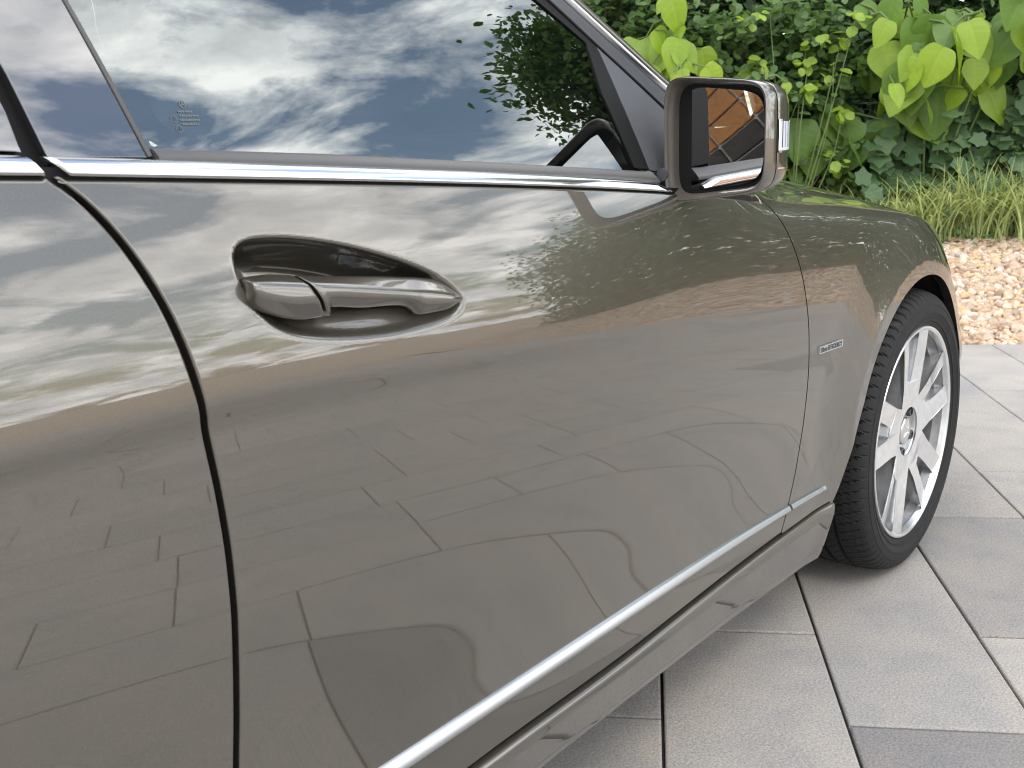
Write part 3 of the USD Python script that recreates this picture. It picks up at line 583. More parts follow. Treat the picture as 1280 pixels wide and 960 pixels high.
obj('bonnet_gap', loft([[(x, float(S(x, min(hood_gap(x), 1.1))) + .0085 + a, float(hood_gap(x)) + b) for a, b in ((0, -.016), (0, .0005), (.012, .002), (.012, -.016))] for x in gx_]), 'rubber_seal', car)
# nose: bumper and lamp
def nose_row(z, n=41):
    s = np.linspace(-1, 1, n); y0 = float(S(.60, z)); a = np.abs(s); y = y0 + (.885 - y0) * (1 - a); y = np.where(s < 0, y, 1.77 - y)
    x = .60 + (.26 - .25 * max(0, z - .5)) * (1 - a ** 2.4)
    return np.stack([x, y, np.full(n, z)], 1)
zz = np.linspace(.20, .69, 14)
obj('front_bumper', (np.vstack([nose_row(z) for z in zz]), grid_faces(14, 41)), 'car_paint', car, smooth=True)
lx = np.linspace(.14, .56, 14); lz = np.linspace(0, 1, 8)
lv = np.array([[x, float(S(x, hood_gap(x) - .006 - t * .10 * smooth(.10, .3, x) - .012 * t)) - .002, float(hood_gap(x)) - .006 - t * .10 * float(smooth(.10, .3, x)) - .012 * t] for x in lx for t in lz])
headlight = obj('headlight', facing((lv, grid_faces(14, 8)), (0, -1, 0)), 'clear_lens', car, smooth=True)
lv2 = lv.copy(); lv2[:, 1] += .0012
obj('lamp_reflector', (lv2, grid_faces(14, 8)), 'chrome', headlight, smooth=True)
# far side, seen only through the cabin
def mirrored(name, poly, fn, mat, **kw): return add_panel(name, poly, fn, mat, car, mirror=True, **kw)
left = mirrored('left_flank', np.vstack([[(-3.15, .30), (-3.1, .45), (-2.95, .60), (-2.76, .662), (-2.55, .60), (-2.42, .45), (-2.38, .25), (-.45, .25), (-.36, .42), (-.2, .60), (0, .665), (.2, .60), (.34, .42), (.36, .26), (.6, .26), (.6, .68)], np.stack([hx, hood_gap(hx) - .002], 1), np.stack([np.linspace(-.70, -3.15, 30), belt_z(np.linspace(-.70, -3.15, 30))], 1)]), flank_fn, 'car_paint', step=(.05, .02))
mirrored('window_glass', [(-.97, .90), (-1.00, 1.090), (-1.22, 1.212), (-1.36, 1.292), (-1.50, 1.338), (-1.80, 1.345), (-2.30, 1.335), (-2.50, 1.27), (-2.64, 1.17), (-2.70, .99), (-1.7, .945)][::-1], glass_fn, 'glass_dark', step=(.1, .05), r=.0006, flange=.0012, aspect=1.2)
mirrored('window_frame', [(-1.7051, .955), (-1.80, 1.331), (-1.965, 1.331), (-1.849, .965)], gl(.003), 'satin_black', step=(.05, .05), aspect=1.2)
mirrored('window_frame', [(-1.00, .925), (-1.02, 1.085), (-1.22, 1.205), (-1.36, 1.285), (-1.50, 1.33), (-1.60, 1.335), (-1.60, 1.372), (-1.49, 1.362), (-1.32, 1.313), (-1.17, 1.226), (-.9626, 1.0891), (-.8465, 1.0217), (-.80, .90)][::-1], gl(.002), 'satin_black', step=(.05, .05), aspect=1.2)
mirrored('window_frame', [(-2.645, 1.0), (-2.625, 1.17), (-2.50, 1.265), (-2.30, 1.325), (-1.60, 1.335), (-1.60, 1.372), (-2.3, 1.352), (-2.55, 1.29), (-2.75, 1.18), (-2.9, 1.0)], gl(.002), 'satin_black', step=(.05, .05), aspect=1.2)
mirrored('mirror_sail', [(-1.02, .885), (-.70, .850), (-.61, .890), (-.72, .955), (-.86, 1.022), (-1.0, 1.098)], gl(.004), 'satin_black', step=(.05, .05), aspect=1.2)
obj('boot_lid', cat_mesh([box((.9, 1.50, .03), (-3.25, .885, 1.0), .01), box((.03, 1.5, .72), (-3.69, .885, .65), .01), box((.50, .03, .70), (-3.43, .10, .66), .01), box((.50, .03, .70), (-3.43, 1.67, .66), .01)]), 'car_paint', car)
floor = obj('floor_pan', cat_mesh([box((3.9, 1.52, .05), (-1.55, .885, .20), .01), box((.05, 1.5, .55), (-.42, .885, .50), .01), box((1.1, 1.15, .25), (.1, .885, .40), .02)]), 'underbody', car)
# ---- cabin
dash_pts = []
for y in np.linspace(.14, 1.63, 22):
    cl = 1 - ((y - .885) / .75) ** 2; hood = .035 * math.exp(-((y - 1.25) / .17) ** 2)
    dash_pts.append([( -.70 + .18 * cl, y, .955), (-.80, y, .985 + hood), (-.92, y, .975 + hood), (-1.00, y, .935 + hood), (-1.02, y, .85), (-.98, y, .78), (-.90, y, .60), (-.75, y, .60)])
dash = obj('dashboard', loft(dash_pts), 'cabin_grey', car, smooth=50)
obj('air_vent', box((.012, .14, .06), (-1.012, .26, .86), .004), 'satin_black', dash)
rim_a = np.linspace(0, 2 * np.pi, 48, endpoint=False); wc = np.array([-1.17, 1.25, .86]); wu, wv = np.array([0, 1, 0.]), unit(np.array([.42, 0, .9]))
ring = [wc + .185 * (math.cos(a) * wu + math.sin(a) * wv) for a in rim_a]; ww = np.cross(wu, wv)
secs = [[c + .015 * (math.cos(b) * unit(c - wc) + math.sin(b) * ww) for b in np.linspace(0, 2 * np.pi, 8, endpoint=False)] for c in ring] ; secs.append(secs[0])
wheel_rim = obj('steering_wheel', cat_mesh([loft(secs, caps=False), box((.05, .12, .12), wc, .02), box((.02, .34, .03), wc, .006), tube([wc, wc + .25 * np.array([.9, 0, -.42])], .03)]), 'cabin_black', dash, smooth=40)
def superbox(c, size, n=3.2, tilt=0., k=20):
    u, w = np.meshgrid(np.linspace(-np.pi / 2, np.pi / 2, k), np.linspace(-np.pi, np.pi, 2 * k, endpoint=False), indexing='ij'); f = lambda t: np.sign(t) * np.abs(t) ** (2 / n)
    p = np.stack([f(np.cos(u)) * f(np.cos(w)) * size[0] / 2, f(np.cos(u)) * f(np.sin(w)) * size[1] / 2, f(np.sin(u)) * size[2] / 2], -1)
    a = math.radians(tilt); R_ = np.array([[math.cos(a), 0, math.sin(a)], [0, 1, 0], [-math.sin(a), 0, math.cos(a)]])
    return (p @ R_.T).reshape(-1, 3) + np.asarray(c), grid_faces(k, 2 * k, True)
for y in (.50, 1.27):
    seat = obj('seat', cat_mesh([superbox((-1.42, y, .50), (.52, .50, .18)), superbox((-1.72, y, .78), (.16, .48, .62), tilt=-18)]), 'cabin_leather', car, smooth=40)
    obj('headrest', cat_mesh([superbox((-1.83, y, 1.16), (.10, .26, .19), tilt=-12), tube([(-1.81, y - .06, 1.02), (-1.82, y - .06, 1.14)], .007), tube([(-1.81, y + .06, 1.02), (-1.82, y + .06, 1.14)], .007)]), 'cabin_leather', seat, smooth=40)
obj('rear_bench', cat_mesh([superbox((-2.35, .885, .48), (.50, 1.35, .20)), superbox((-2.66, .885, .76), (.18, 1.35, .58), tilt=-22)]), 'cabin_leather', car, smooth=40)
obj('door_lining', cat_mesh([box((2.0, .05, .55), (-1.70, .115, .62), .02), box((2.0, .05, .55), (-1.70, 1.655, .62), .02)]), 'cabin_black', car)
# ---- door mirror
MU, MW, MV = unit(np.array([-.100, -.995, 0])), unit(np.array([.995, -.100, 0])), np.array([0, 0, 1.])
MC = np.array([-.947, -.0235, .9565])
def mirror_ring(w, k=1.0, kz=None, shift=0., n=96, ex=6.2, dz=0.):
    a = np.linspace(0, 2 * np.pi, n, endpoint=False); f = lambda t: np.sign(t) * np.abs(t) ** (2 / ex)
    u = .0805 * k * f(np.cos(a)); hh = (.0860 - .0095 * (u / .0805 + 1)) * (kz or k); vv = hh * f(np.sin(a))
    return MC + w * MW + (u - shift)[:, None] * MU + (vv + dz - -.0005 * u / .0805)[:, None] * MV
mirror = obj('wing_mirror', loft([mirror_ring(w, k, kz, s) for w, k, kz, s in ((.0215, .955, .955, 0), (.022, .985, .985, 0), (.028, .992, .992, 0), (.045, .975, .97, .001), (.062, .930, .93, .004), (.078, .850, .87, .010), (.092, .73, .77, .018), (.103, .55, .62, .028), (.109, .33, .40, .036))]), 'car_paint', car, smooth=45)
obj('mirror_bezel', loft([mirror_ring(w, k) for w, k in ((.019, .955), (.0188, .992), (.014, 1.0), (.004, 1.0), (-.0015, .992), (-.0042, .982), (-.0046, .972), (-.0042, .962))], caps=False), 'car_paint', mirror, smooth=40)
obj('bezel_inner', loft([mirror_ring(w, k) for w, k in ((-.0043, .963), (-.0038, .950), (.003, .912), (.014, .885), (.028, .868))], caps=False), 'bezel_brown', mirror, smooth=40)
obj('mirror_groove', loft([mirror_ring(.0185, .965), mirror_ring(.0225, .965)]), 'rubber_seal', mirror, smooth=45)
obj('mirror_backing', loft([mirror_ring(.0295, .93), mirror_ring(.0305, .93)]), 'rubber_seal', mirror)
ga_ = math.radians(8.0); gn = np.array([-math.cos(ga_), math.sin(ga_), 0]); gu = np.array([-math.sin(ga_), -math.cos(ga_), 0])
a = np.linspace(0, 2 * np.pi, 60, endpoint=False); f5 = lambda t: np.sign(t) * np.abs(t) ** .4
gu_ = .0640 * f5(np.cos(a)); gv_ = (.0705 - .0080 * (gu_ / .0640 + 1)) * f5(np.sin(a)); gc = MC + .0165 * MW + .001 * MU
face = gc + gu_[:, None] * gu + gv_[:, None] * MV
obj('mirror_glass', loft([face, face - .003 * gn]), 'mirror_silver', mirror)
obj('mirror_glass_edge', loft([gc + 1.012 * (face - gc) - .0005 * gn, gc + 1.03 * (face - gc) - .006 * gn, gc + (face - gc) * 1.0 - .008 * gn]), 'rubber_seal', mirror, smooth=45)
# repeater lamp let into the outer end of the shell
def shell_patch(a0, a1, w0, w1, off, n=14, m=8):
    rows = []
    for w in np.linspace(w0, w1, m):
        k = np.interp(w, [.0215, .028, .045, .062, .078, .092], [.985, .992, .975, .930, .850, .73]); s = np.interp(w, [.0215, .045, .062, .078, .092], [0, .001, .004, .010, .018])
        r = mirror_ring(w, k + off, k + off * .3, s, 720); c = MC + w * MW - s * MU
        z = r[:, 2] - MC[2]; o = (r - c) @ MU > .03
        pts = [r[o][np.argmin(np.abs(z[o] - t))] for t in np.linspace(a0, a1, n)]
        rows.append(pts)
    return np.array(rows).reshape(-1, 3), grid_faces(m, n)
lamp = obj('indicator_lamp', facing(shell_patch(-.0165, .0190, .0245, .076, .020), MU), 'clear_lens', mirror, smooth=40)
obj('lamp_reflector', facing(shell_patch(-.0165, .0190, .0245, .076, .016), MU), 'lamp_white', lamp, smooth=40)
for k in range(5):
    w = .031 + k * .0085
    obj('lamp_rib', shell_patch(-.0150, .0175, w, w + (.0012 if k % 2 else .0024), .018, 10, 3), 'lamp_dark', lamp)
obj('lamp_frame', cat_mesh([shell_patch(.0188, .0212, .0235, .077, .018), shell_patch(-.0190, -.0163, .0235, .077, .018), shell_patch(-.0185, .0208, .0228, .0250, .018)]), 'chrome', lamp)
obj('shell_seam', shell_patch(-.0405, -.0385, .0235, .088, .012), 'chrome', mirror)
arm_a, arm_b = np.array([-.930, .058, .903]), np.array([-.905, .020, .899])
secs = []
for t in np.linspace(0, 1, 9):
    c = np.array([-.893, .095, .899]) * (1 - t) + np.array([-.893, .060, .897]) * t; rx, rz = .034 + .004 * t, .0125 + .004 * abs(t - .5)
    secs.append([c + [rx * math.cos(b), .0, rz * math.sin(b)] for b in np.linspace(0, 2 * np.pi, 16, endpoint=False)])
obj('mirror_arm', loft(secs), 'grained_plastic', mirror, smooth=50)
obj('mirror_pivot', loft([[np.array([-.9365 + dx, .058 + .012 * dx, .9115]) + [0, .008 * math.cos(b), .009 * math.sin(b)] for b in np.linspace(0, 2 * np.pi, 16, endpoint=False)] for dx in (-.009, -.007, .0, .03)]), 'grained_plastic', mirror, smooth=50)

# ---- wheels
def tyre_mesh(centre, n=640):
    half = [(.232, .010), (.238, .0035), (.246, .0005), (.2475, -.0022), (.2505, -.0022), (.2512, -.0010), (.2560, -.0030), (.2640, -.0058), (.2650, -.0070), (.2680, -.0072), (.2690, -.0062), (.2730, -.0062), (.281, -.0048), (.2815, -.0056), (.2835, -.0054), (.2840, -.0042), (.2895, -.0025), (.296, .0005), (.3015, .0045), (.3060, .0105), (.3090, .0175), (.3102, .0215), (.3120, .0280), (.3138, .036), (.3148, .045), (.3152, .052)]
    mid = [(.3154, .0545), (.3085, .0560), (.3085, .0625), (.3158, .0640), (.3166, .0740), (.3172, .0835), (.3172, .0900), (.3100, .0915), (.3100, .0985), (.3174, .1000)]
    hp = np.array(half + mid); pts = [hp[0]]
    for q in hp[1:]:
        d = np.linalg.norm(q - pts[-1]); k = max(1, int(d / .0042)) if q[1] > .004 else 1
        pts += [pts[-1] + (q - pts[-1]) * (i + 1) / k for i in range(k)]
    hp = np.array(pts); other = hp[::-1].copy(); other[:, 1] = .2235 - other[:, 1]
    pr = np.vstack([hp, [(.3176, .11175)], other]); th = np.linspace(0, 2 * np.pi, n, endpoint=False)
    R_ = np.repeat(pr[:, :1], n, 1); Y_ = np.repeat(pr[:, 1:], n, 1); per = 2 * np.pi / 80; TH = np.repeat(th[None], len(pr), 0)
    edge = np.minimum(Y_, .2235 - Y_)
    ph = ((TH + np.where(Y_ < .11, 1, -1) * edge * .9) % per) / per
    sh = (edge > .0225) & (edge < .0545) & (R_ > .305); ph2 = ((TH + edge * 3.0) % (per / 1)) / per
    R_ = R_ - sh * .0065 * smooth(.045, .075, ph) * (1 - smooth(.175, .205, ph)) - sh * .003 * ((ph > .56) & (ph < .60))
    ms = (edge >= .0635) & (edge < .090) & (R_ > .314); R_ = R_ - ms * .005 * ((ph2 > .1) & (ph2 < .21))
    band = (edge > -.004) & (edge < .0245) & (R_ > .287); R_ = R_ - band * smooth(.286, .298, R_) * .0050 * smooth(.04, .08, ph) * (1 - smooth(.20, .24, ph))
    v = np.stack([centre[0] + R_ * np.sin(TH), centre[1] + Y_, centre[2] + R_ * np.cos(TH)], -1).reshape(-1, 3)
    return v, grid_faces(len(pr), n, True)
def rim_face(centre, turn):
    R_in = .2270; outer = Point(0, 0).buffer(R_in, 96); holes = []; hub = Point(0, 0).buffer(.0600, 48)
    def rot(pts, a): c, s = math.cos(a), math.sin(a); p = np.asarray(pts); return np.stack([p[:, 0] * c - p[:, 1] * s, p[:, 0] * s + p[:, 1] * c], 1)
    arms = [Point(0, 0).buffer(.078, 48)]
    for k in range(5):
        a = turn + k * 2 * math.pi / 5
        for s in (-1, 1):
            arms.append(Polygon(rot([(s * .004, .030), (s * .043, .040), (s * .0475, .110), (s * .0700, .2290), (s * .038, .2310), (s * .0225, .150), (s * .0105, .100)], a)))
        arms.append(Polygon(rot([(-.030, .03), (.030, .03), (.026, .108), (-.026, .108)], a)))
    shape = shapely.union_all(arms).buffer(.006, 8).buffer(-.012, 8).buffer(.006, 8).intersection(Point(0, 0).buffer(.2285, 96)).difference(hub)
    B = densify(np.array(shape.exterior.coords)[:-1], .004) if shape.geom_type == 'Polygon' else None
    rings = [B] + [densify(np.array(h.coords)[:-1], .004) for h in shape.interiors]
    def depth(x, z):
        r = np.hypot(x, z); lat = np.full(np.shape(r), 9.)
        for k in range(5):
            a = turn + k * 2 * math.pi / 5; ux, uz = -math.sin(a), math.cos(a); al = x * ux + z * uz; lat = np.where(al > 0, np.minimum(lat, np.abs(x * uz - z * ux)), lat)
        chan = .009 * np.clip(1 - lat / (.030 + .18 * r), 0, 1) * np.clip((r - .075) / .04, 0, 1)
        return np.interp(r, [0, .060, .085, .13, .18, .2285], [.020, .0165, .0140, .0095, .0062, .0042]) + chan
    V, F, N = [], [], 0
    for ringp in rings:
        t = unit(np.roll(ringp, -1, 0) - np.roll(ringp, 1, 0)); o = np.stack([t[:, 1], -t[:, 0]], 1); n = len(ringp)
        for d, off in ((0, .045), (-.001, .012), (.0005, .0045), (.0028, .0012), (.0052, 0.)):
            P = ringp - o * d; V.append(np.stack([P[:, 0], depth(P[:, 0], P[:, 1]) + off, P[:, 1]], 1))
        f = grid_faces(5, n, True) + N; F.append(f); N += 5 * n
    allv = np.vstack(V); cur = 0; ids = []; loops = []
    for ringp in rings:
        n = len(ringp); ids.append(cur + 4 * n + np.arange(n)); loops.append(allv[ids[-1]][:, [0, 2]]); cur += 5 * n
    tv, tri = trimesh.creation.triangulate_polygon(Polygon(loops[0], [l[::-1] for l in loops[1:]]), engine='earcut')
    from scipy.spatial import cKDTree
    near = cKDTree(allv[:, [0, 2]][np.concatenate(ids)]).query(tv)[1]; tri = np.concatenate(ids)[near][tri]
    F.append(tri); V = np.vstack(V) + np.asarray(centre); F = np.vstack(F)
    gnrm = np.cross(V[F[:, 1]] - V[F[:, 0]], V[F[:, 2]] - V[F[:, 0]])
    top = np.arange(len(F)) >= len(F) - len(tri); fl = top & (gnrm[:, 1] > 0); F[fl] = F[fl][:, ::-1]
    return V, F
def slot_floor(centre, turn):
    parts = []
    for k in range(5):
        a_ = turn + k * 2 * math.pi / 5; p = np.array([(-.016, .09), (.016, .09), (.056, .2165), (-.056, .2165)]); co, si = math.cos(a_), math.sin(a_)
        x, z = p[:, 0] * co - p[:, 1] * si, p[:, 0] * si + p[:, 1] * co; parts.append((np.stack([x, [.052, .052, .040, .040], z], 1) + centre, np.array([[0, 1, 2], [0, 2, 3]])))
    return cat_mesh(parts)
def make_wheel(centre, turn, label=None):
    w = empty('wheel', parent=car, label=label); c = np.asarray(centre, float)
    obj('tyre', tyre_mesh(c), 'tyre_rubber', w, smooth=40)
    rim = obj('rim', cat_mesh([revolve_y([(.2215, .0140), (.2245, .0075), (.2262, .0042), (.2275, .0028), (.2310, .0008), (.2345, .0010), (.2360, .0045), (.2335, .0110), (.226, .03), (.222, .19)], 128, c), rim_face(c, turn), slot_floor(c, turn), revolve_y([(.0005, .031), (.040, .031), (.046, .0295), (.055, .0270), (.0590, .0240), (.0615, .0180), (.0650, .026)], 64, c)]), 'alloy', w, smooth=32)
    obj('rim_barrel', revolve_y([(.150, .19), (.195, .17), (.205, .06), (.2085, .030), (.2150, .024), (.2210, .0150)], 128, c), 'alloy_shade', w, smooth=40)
    cal = [np.stack([c[0] + r_ * np.sin(a_), np.full(7, c[1] + y_), c[2] + r_ * np.cos(a_)], 1) for a_ in np.radians(np.linspace(215, 275, 16)) for r_, y_ in [(np.array([.105, .112, .150, .168, .168, .150, .112]), np.array([.070, .052, .050, .056, .118, .120, .118]))]]
    obj('brake_caliper', loft(cal), 'brake_iron', w, smooth=40)
    obj('centre_cap', revolve_y([(.0005, .0195), (.020, .0198), (.027, .0210), (.0305, .0232), (.0315, .0280), (.0315, .036)], 48, c), 'satin_chrome', w, smooth=40)
    st = [np.array([[c[0] + rr * math.sin(b), c[1] + yy, c[2] + rr * math.cos(b)] for b, rr, yy in ((a_ - .16, .007, .0190), (a_, .024, .0188), (a_ + .16, .007, .0190), (a_, .007, .0165))]) for a_ in (turn, turn + 2.094, turn + 4.189)]
    obj('cap_star', cat_mesh([(s_, np.array([[0, 3, 1], [3, 2, 1], [0, 2, 3]])) for s_ in st]), 'chrome', w)
    for k in range(5):
        b = turn + math.pi / 5 + k * 2 * math.pi / 5; p = c + [.0485 * math.sin(b), 0, .0485 * math.cos(b)]
        obj('wheel_bolt', cat_mesh([revolve_y([(.0105, .0330), (.0105, .0240), (.0090, .0225), (.0070, .0225), (.0068, .0270), (.0005, .0268)], 12, p)]), 'lamp_dark', w, smooth=30)
    obj('brake_disc', revolve_y([(.05, .075), (.095, .072), (.096, .085), (.150, .085), (.1505, .112), (.05, .112)], 64, c), 'brake_iron', w, smooth=30)
    obj('valve', tube([c + [.19, .03, .03], c + [.188, .010, .03]], .0035), 'lamp_dark', w)
make_wheel((0, .0, .3135), .10, 'front wheel with silver five double spoke rim')
make_wheel((-2.76, .0, .3135), .5)
make_wheel((0, 1.5465, .3135), .3); make_wheel((-2.76, 1.5465, .3135), .9)
def liner(cx):
    a_ = np.radians(np.linspace(-97, 97, 40)); secs = []
    for y, r in ((.034, .352), (.04, .364), (.10, .368), (.26, .36), (.262, .05)):
        secs.append(np.stack([cx + r * np.sin(a_), np.full(40, y), .315 + r * np.cos(a_)], 1))
    return np.vstack(secs), grid_faces(5, 40)
obj('wheel_arch_liner', liner(0.), 'underbody', car, smooth=40); obj('wheel_arch_liner', liner(-2.76), 'underbody', car, smooth=40)
# ---------------------------------------------------------------- ground
NV, TV = np.array([-.54339, .83948]), np.array([.83948, .54339])        # across the paver rows; along them, away from the camera
O_, W_ = .55953, -.305085
def G3(n, t, z): n, t, z = np.broadcast_arrays(np.asarray(n, float), np.asarray(t, float), np.asarray(z, float)); return np.stack([n * NV[0] + t * TV[0], n * NV[1] + t * TV[1], z], -1)
T_EDGE, SLOPE = 2.432, .145
gz_ = lambda t: np.where(t > T_EDGE, np.minimum((t - T_EDGE) * SLOPE, .32), 0.) - .012
def sheet(n0, n1, t0, t1, z, name, mat, kind='structure', seg=(1, 1), zf=None):
    nn, tt = np.meshgrid(np.linspace(n0, n1, seg[0] + 1), np.linspace(t0, t1, seg[1] + 1), indexing='ij')
    zz = np.full(nn.shape, z) if zf is None else zf(tt); v = G3(nn, tt, zz).reshape(-1, 3); f = grid_faces(seg[0] + 1, seg[1] + 1)[:, ::-1]
    return obj(name, (v, f), mat, kind=kind)
sheet(-400, 400, -400, 400, -.085, 'ground', 'gravel_floor')
paving = empty('paving', kind='structure')
sheet_v = G3([-11, -11, 4.5, 4.5], [-9.5, T_EDGE - .002, -9.5, T_EDGE - .002], -.0085)
obj('joint_sand', (sheet_v, np.array([[0, 1, 2], [1, 3, 2]])), 'joint_sand', paving)
known = {-1: [-.65], 0: [-.336], 1: [-.645], 2: [-.325, .300], 3: [1.278, 2.24 - .31, ], 4: [1.594, 2.24]}
def paver(n0, n1, t0, t1, r):
    g, c = .0026, .0032; n0, n1, t0, t1 = n0 + g, n1 - g, t0 + g, t1 - g
    dz = [r.uniform(-.0009, .0009) for _ in range(4)]
    def ring(i, z): return [(n0 + i, t0 + i, z), (n1 - i, t0 + i, z), (n1 - i, t1 - i, z), (n0 + i, t1 - i, z)]
    pts = ring(0, -.03) + ring(0, -.0030) + ring(c * .45, -.0009) + ring(c * 1.3, 0.)
    v = np.array(pts); v[12:16, 2] += dz; v[8:12, 2] += dz; v = G3(v[:, 0], v[:, 1], v[:, 2]); f = np.vstack([grid_faces(4, 4, True), [[12, 13, 14], [12, 14, 15]]])
    gn = np.cross(v[f[:, 1]] - v[f[:, 0]], v[f[:, 2]] - v[f[:, 0]])
    if gn[-1, 2] < 0: f = f[:, ::-1]
    return v, f
r_ = random.Random(11); slabs = []
for j in range(-13, 38):
    a, b = O_ + j * W_, O_ + (j + 1) * W_; lo, hi = min(a, b), max(a, b)
    ks = known.get(j) or [r_.choice([-.31, 0, .31]) * 1.0 - .02 + .155 * r_.randint(0, 3)]
    pick = lambda: .3125 * r_.choice([2, 2, 2, 3, 1])
    cuts = list(ks); x = ks[-1]
    while x < T_EDGE - .12:
        x += pick()
        if x < T_EDGE - .10: cuts.append(x)
    cuts.append(T_EDGE); x = ks[0]
    while x > -9.3: x -= pick(); cuts.insert(0, x)
    for t0, t1 in zip(cuts[:-1], cuts[1:]):
        cxy = G3((lo + hi) / 2, (t0 + t1) / 2, 0)
        slabs.append((np.hypot(cxy[0] + .35, cxy[1] + .75), lo, hi, t0, t1))
slabs.sort()
def tone_of(lo, t0, t1):
    j = round((lo - O_) / W_ - 1)
    if j == 1 and abs(t1 + .645) < .02: return .03
    if (j, round(t0, 2)) in ((2, -.65), (1, .6)): return .12
    return min(1., max(.0, r_.gauss(.58, .17)))
for d, lo, hi, t0, t1 in slabs[:300]: obj('paver', paver(lo, hi, t0, t1, r_), 'paver', paving, tone=np.full(16, tone_of(lo, t0, t1)))
for k in range(1):
    obj('paver_field', cat_mesh([paver(lo, hi, t0, t1, r_) for d, lo, hi, t0, t1 in slabs[300:]]), 'paver_far', paving, kind='stuff', tone=np.repeat([r_.random() for _ in slabs[300:]], 16))

# ---- gravel bed
gravel_bed = sheet(-16, 5, T_EDGE + .001, T_EDGE + 4.2, 0, 'gravel_bed', 'gravel_floor', seg=(20, 24), zf=gz_)
g_ = np.random.default_rng(21)
def pebbles(n0, n1, t0, t1, count, size):
    base = trimesh.creation.icosphere(1, 1.0) if size[1] < .03 else trimesh.creation.icosphere(1, 1.0)
    bv, bf = np.array(base.vertices), np.array(base.faces)
    n = g_.uniform(n0, n1, count); t = t0 + (t1 - t0) * g_.uniform(0, 1, count); s = g_.uniform(*size, count)
    sc = s[:, None] * np.stack([g_.uniform(.75, 1.35, count), g_.uniform(.65, 1.1, count), g_.uniform(.4, .75, count)], 1)
    q = g_.normal(size=(count, 4)); q[:, 1:3] *= .35; q /= np.linalg.norm(q, axis=1, keepdims=True); w, x, y, z = q.T
    R_ = np.stack([np.stack([1 - 2 * (y * y + z * z), 2 * (x * y - z * w), 2 * (x * z + y * w)], 1), np.stack([2 * (x * y + z * w), 1 - 2 * (x * x + z * z), 2 * (y * z - x * w)], 1), np.stack([2 * (x * z - y * w), 2 * (y * z + x * w), 1 - 2 * (x * x + y * y)], 1)], 1)
    jit = 1 + g_.uniform(-.16, .16, (count, len(bv), 1))
    v = np.einsum('kij,kvj->kvi', R_, bv[None] * jit * sc[:, None]) + G3(n, t, gz_(t) + sc[:, 2] * .35)[:, None]
    f = (bf[None] + (np.arange(count) * len(bv))[:, None, None]).reshape(-1, 3)
    TONES.append(np.repeat(g_.uniform(0, 1, count), len(bv))); return v.reshape(-1, 3), f
TONES = []
obj('gravel', cat_mesh([pebbles(-2.8, .6, T_EDGE + .015, 4.95, 13500, (.012, .026)), pebbles(-2.8, .6, T_EDGE + .02, 4.9, 1000, (.022, .036)), pebbles(-13, -2.6, T_EDGE + .015, 4.7, 9500, (.018, .034)), pebbles(.6, 2.5, T_EDGE + .015, 4.2, 2500, (.018, .034))]), 'pebble', smooth=True, tone=np.concatenate(TONES), label='tan and ochre rounded gravel between the grey paving and the hedge', cat='gravel', kind='stuff')

# ---------------------------------------------------------------- plants, all standing behind the gravel
_G3, _gz = G3, gz_
def G3(n, t, z): return _G3(np.asarray(n) * 1.07 - .04, np.asarray(t) + .52, z)
def gz_(t): return _gz(np.asarray(t) + .52)
l_ = np.random.default_rng(33)
def leaf_template(kind):
    if kind == 'small':      # pointed oval folded along its rib
        v = np.array([(0, 0, 0), (-.30, .35, .07), (-.26, .68, .05), (0, 1, -.05), (.26, .68, .05), (.30, .35, .07), (0, .5, 0)]); f = np.array([(0, 6, 1), (1, 6, 2), (2, 6, 3), (0, 5, 6), (5, 4, 6), (4, 3, 6)])
    elif kind == 'round':
        v = np.array([(0, 0, 0), (-.36, .22, .05), (-.44, .55, .07), (-.22, .88, .03), (0, .98, -.04), (.22, .88, .03), (.44, .55, .07), (.36, .22, .05), (0, .5, 0)]); f = np.array([(0, 8, 1), (1, 8, 2), (2, 8, 3), (3, 8, 4), (0, 7, 8), (7, 6, 8), (6, 5, 8), (5, 4, 8)])
    else:                    # lobed vine leaf
        o = [(0, .0), (-.24, -.12), (-.46, .08), (-.40, .30), (-.50, .56), (-.26, .66), (0, .98), (.26, .66), (.50, .56), (.40, .30), (.46, .08), (.24, -.12)]
        v = np.array([(x, y, .10 * abs(x)) for x, y in o] + [(0, .35, 0)]); f = np.array([(i, 12, (i + 1) % 12) for i in range(12)])[:, [0, 2, 1]]
    return v, f
TEMPL = {k: leaf_template(k) for k in ('small', 'round', 'vine')}
def leaves(pos, size, kind='small', out=None, tilt=.55, droop=.35, rg=l_):
    """a leaf at each position: blades face up and out, tips hang"""
    tv, tf = TEMPL[kind]; k = len(pos); size = np.broadcast_to(size, (k,))
    nrm = rg.normal(size=(k, 3)) * tilt + [0, 0, 1.0]
    if out is not None: nrm = nrm + out
    nrm = unit(nrm); d = rg.normal(size=(k, 3)) + [0, 0, -droop * 2]; d = unit(d - (d * nrm).sum(1, keepdims=True) * nrm); s = np.cross(d, nrm)
    v = pos[:, None] + size[:, None, None] * (tv[None, :, :1] * s[:, None] + tv[None, :, 1:2] * d[:, None] + tv[None, :, 2:] * nrm[:, None])
    f = (tf[None] + (np.arange(k) * len(tv))[:, None, None]).reshape(-1, 3)
    return v.reshape(-1, 3), f
TO_CAM = np.array([*(-TV), 0.])
def clumps(n0, n1, t0, t1, z0, z1, nc, per, spread, rg=l_):
    c = G3(rg.uniform(n0, n1, nc), rg.uniform(t0, t1, nc), rg.uniform(z0, z1, nc))
    p = (c[:, None] + rg.normal(size=(nc, per, 3)) * np.asarray(spread) * rg.uniform(.6, 1.3, (nc, 1, 1))).reshape(-1, 3)
    return p[p[:, 2] > z0 - .15]
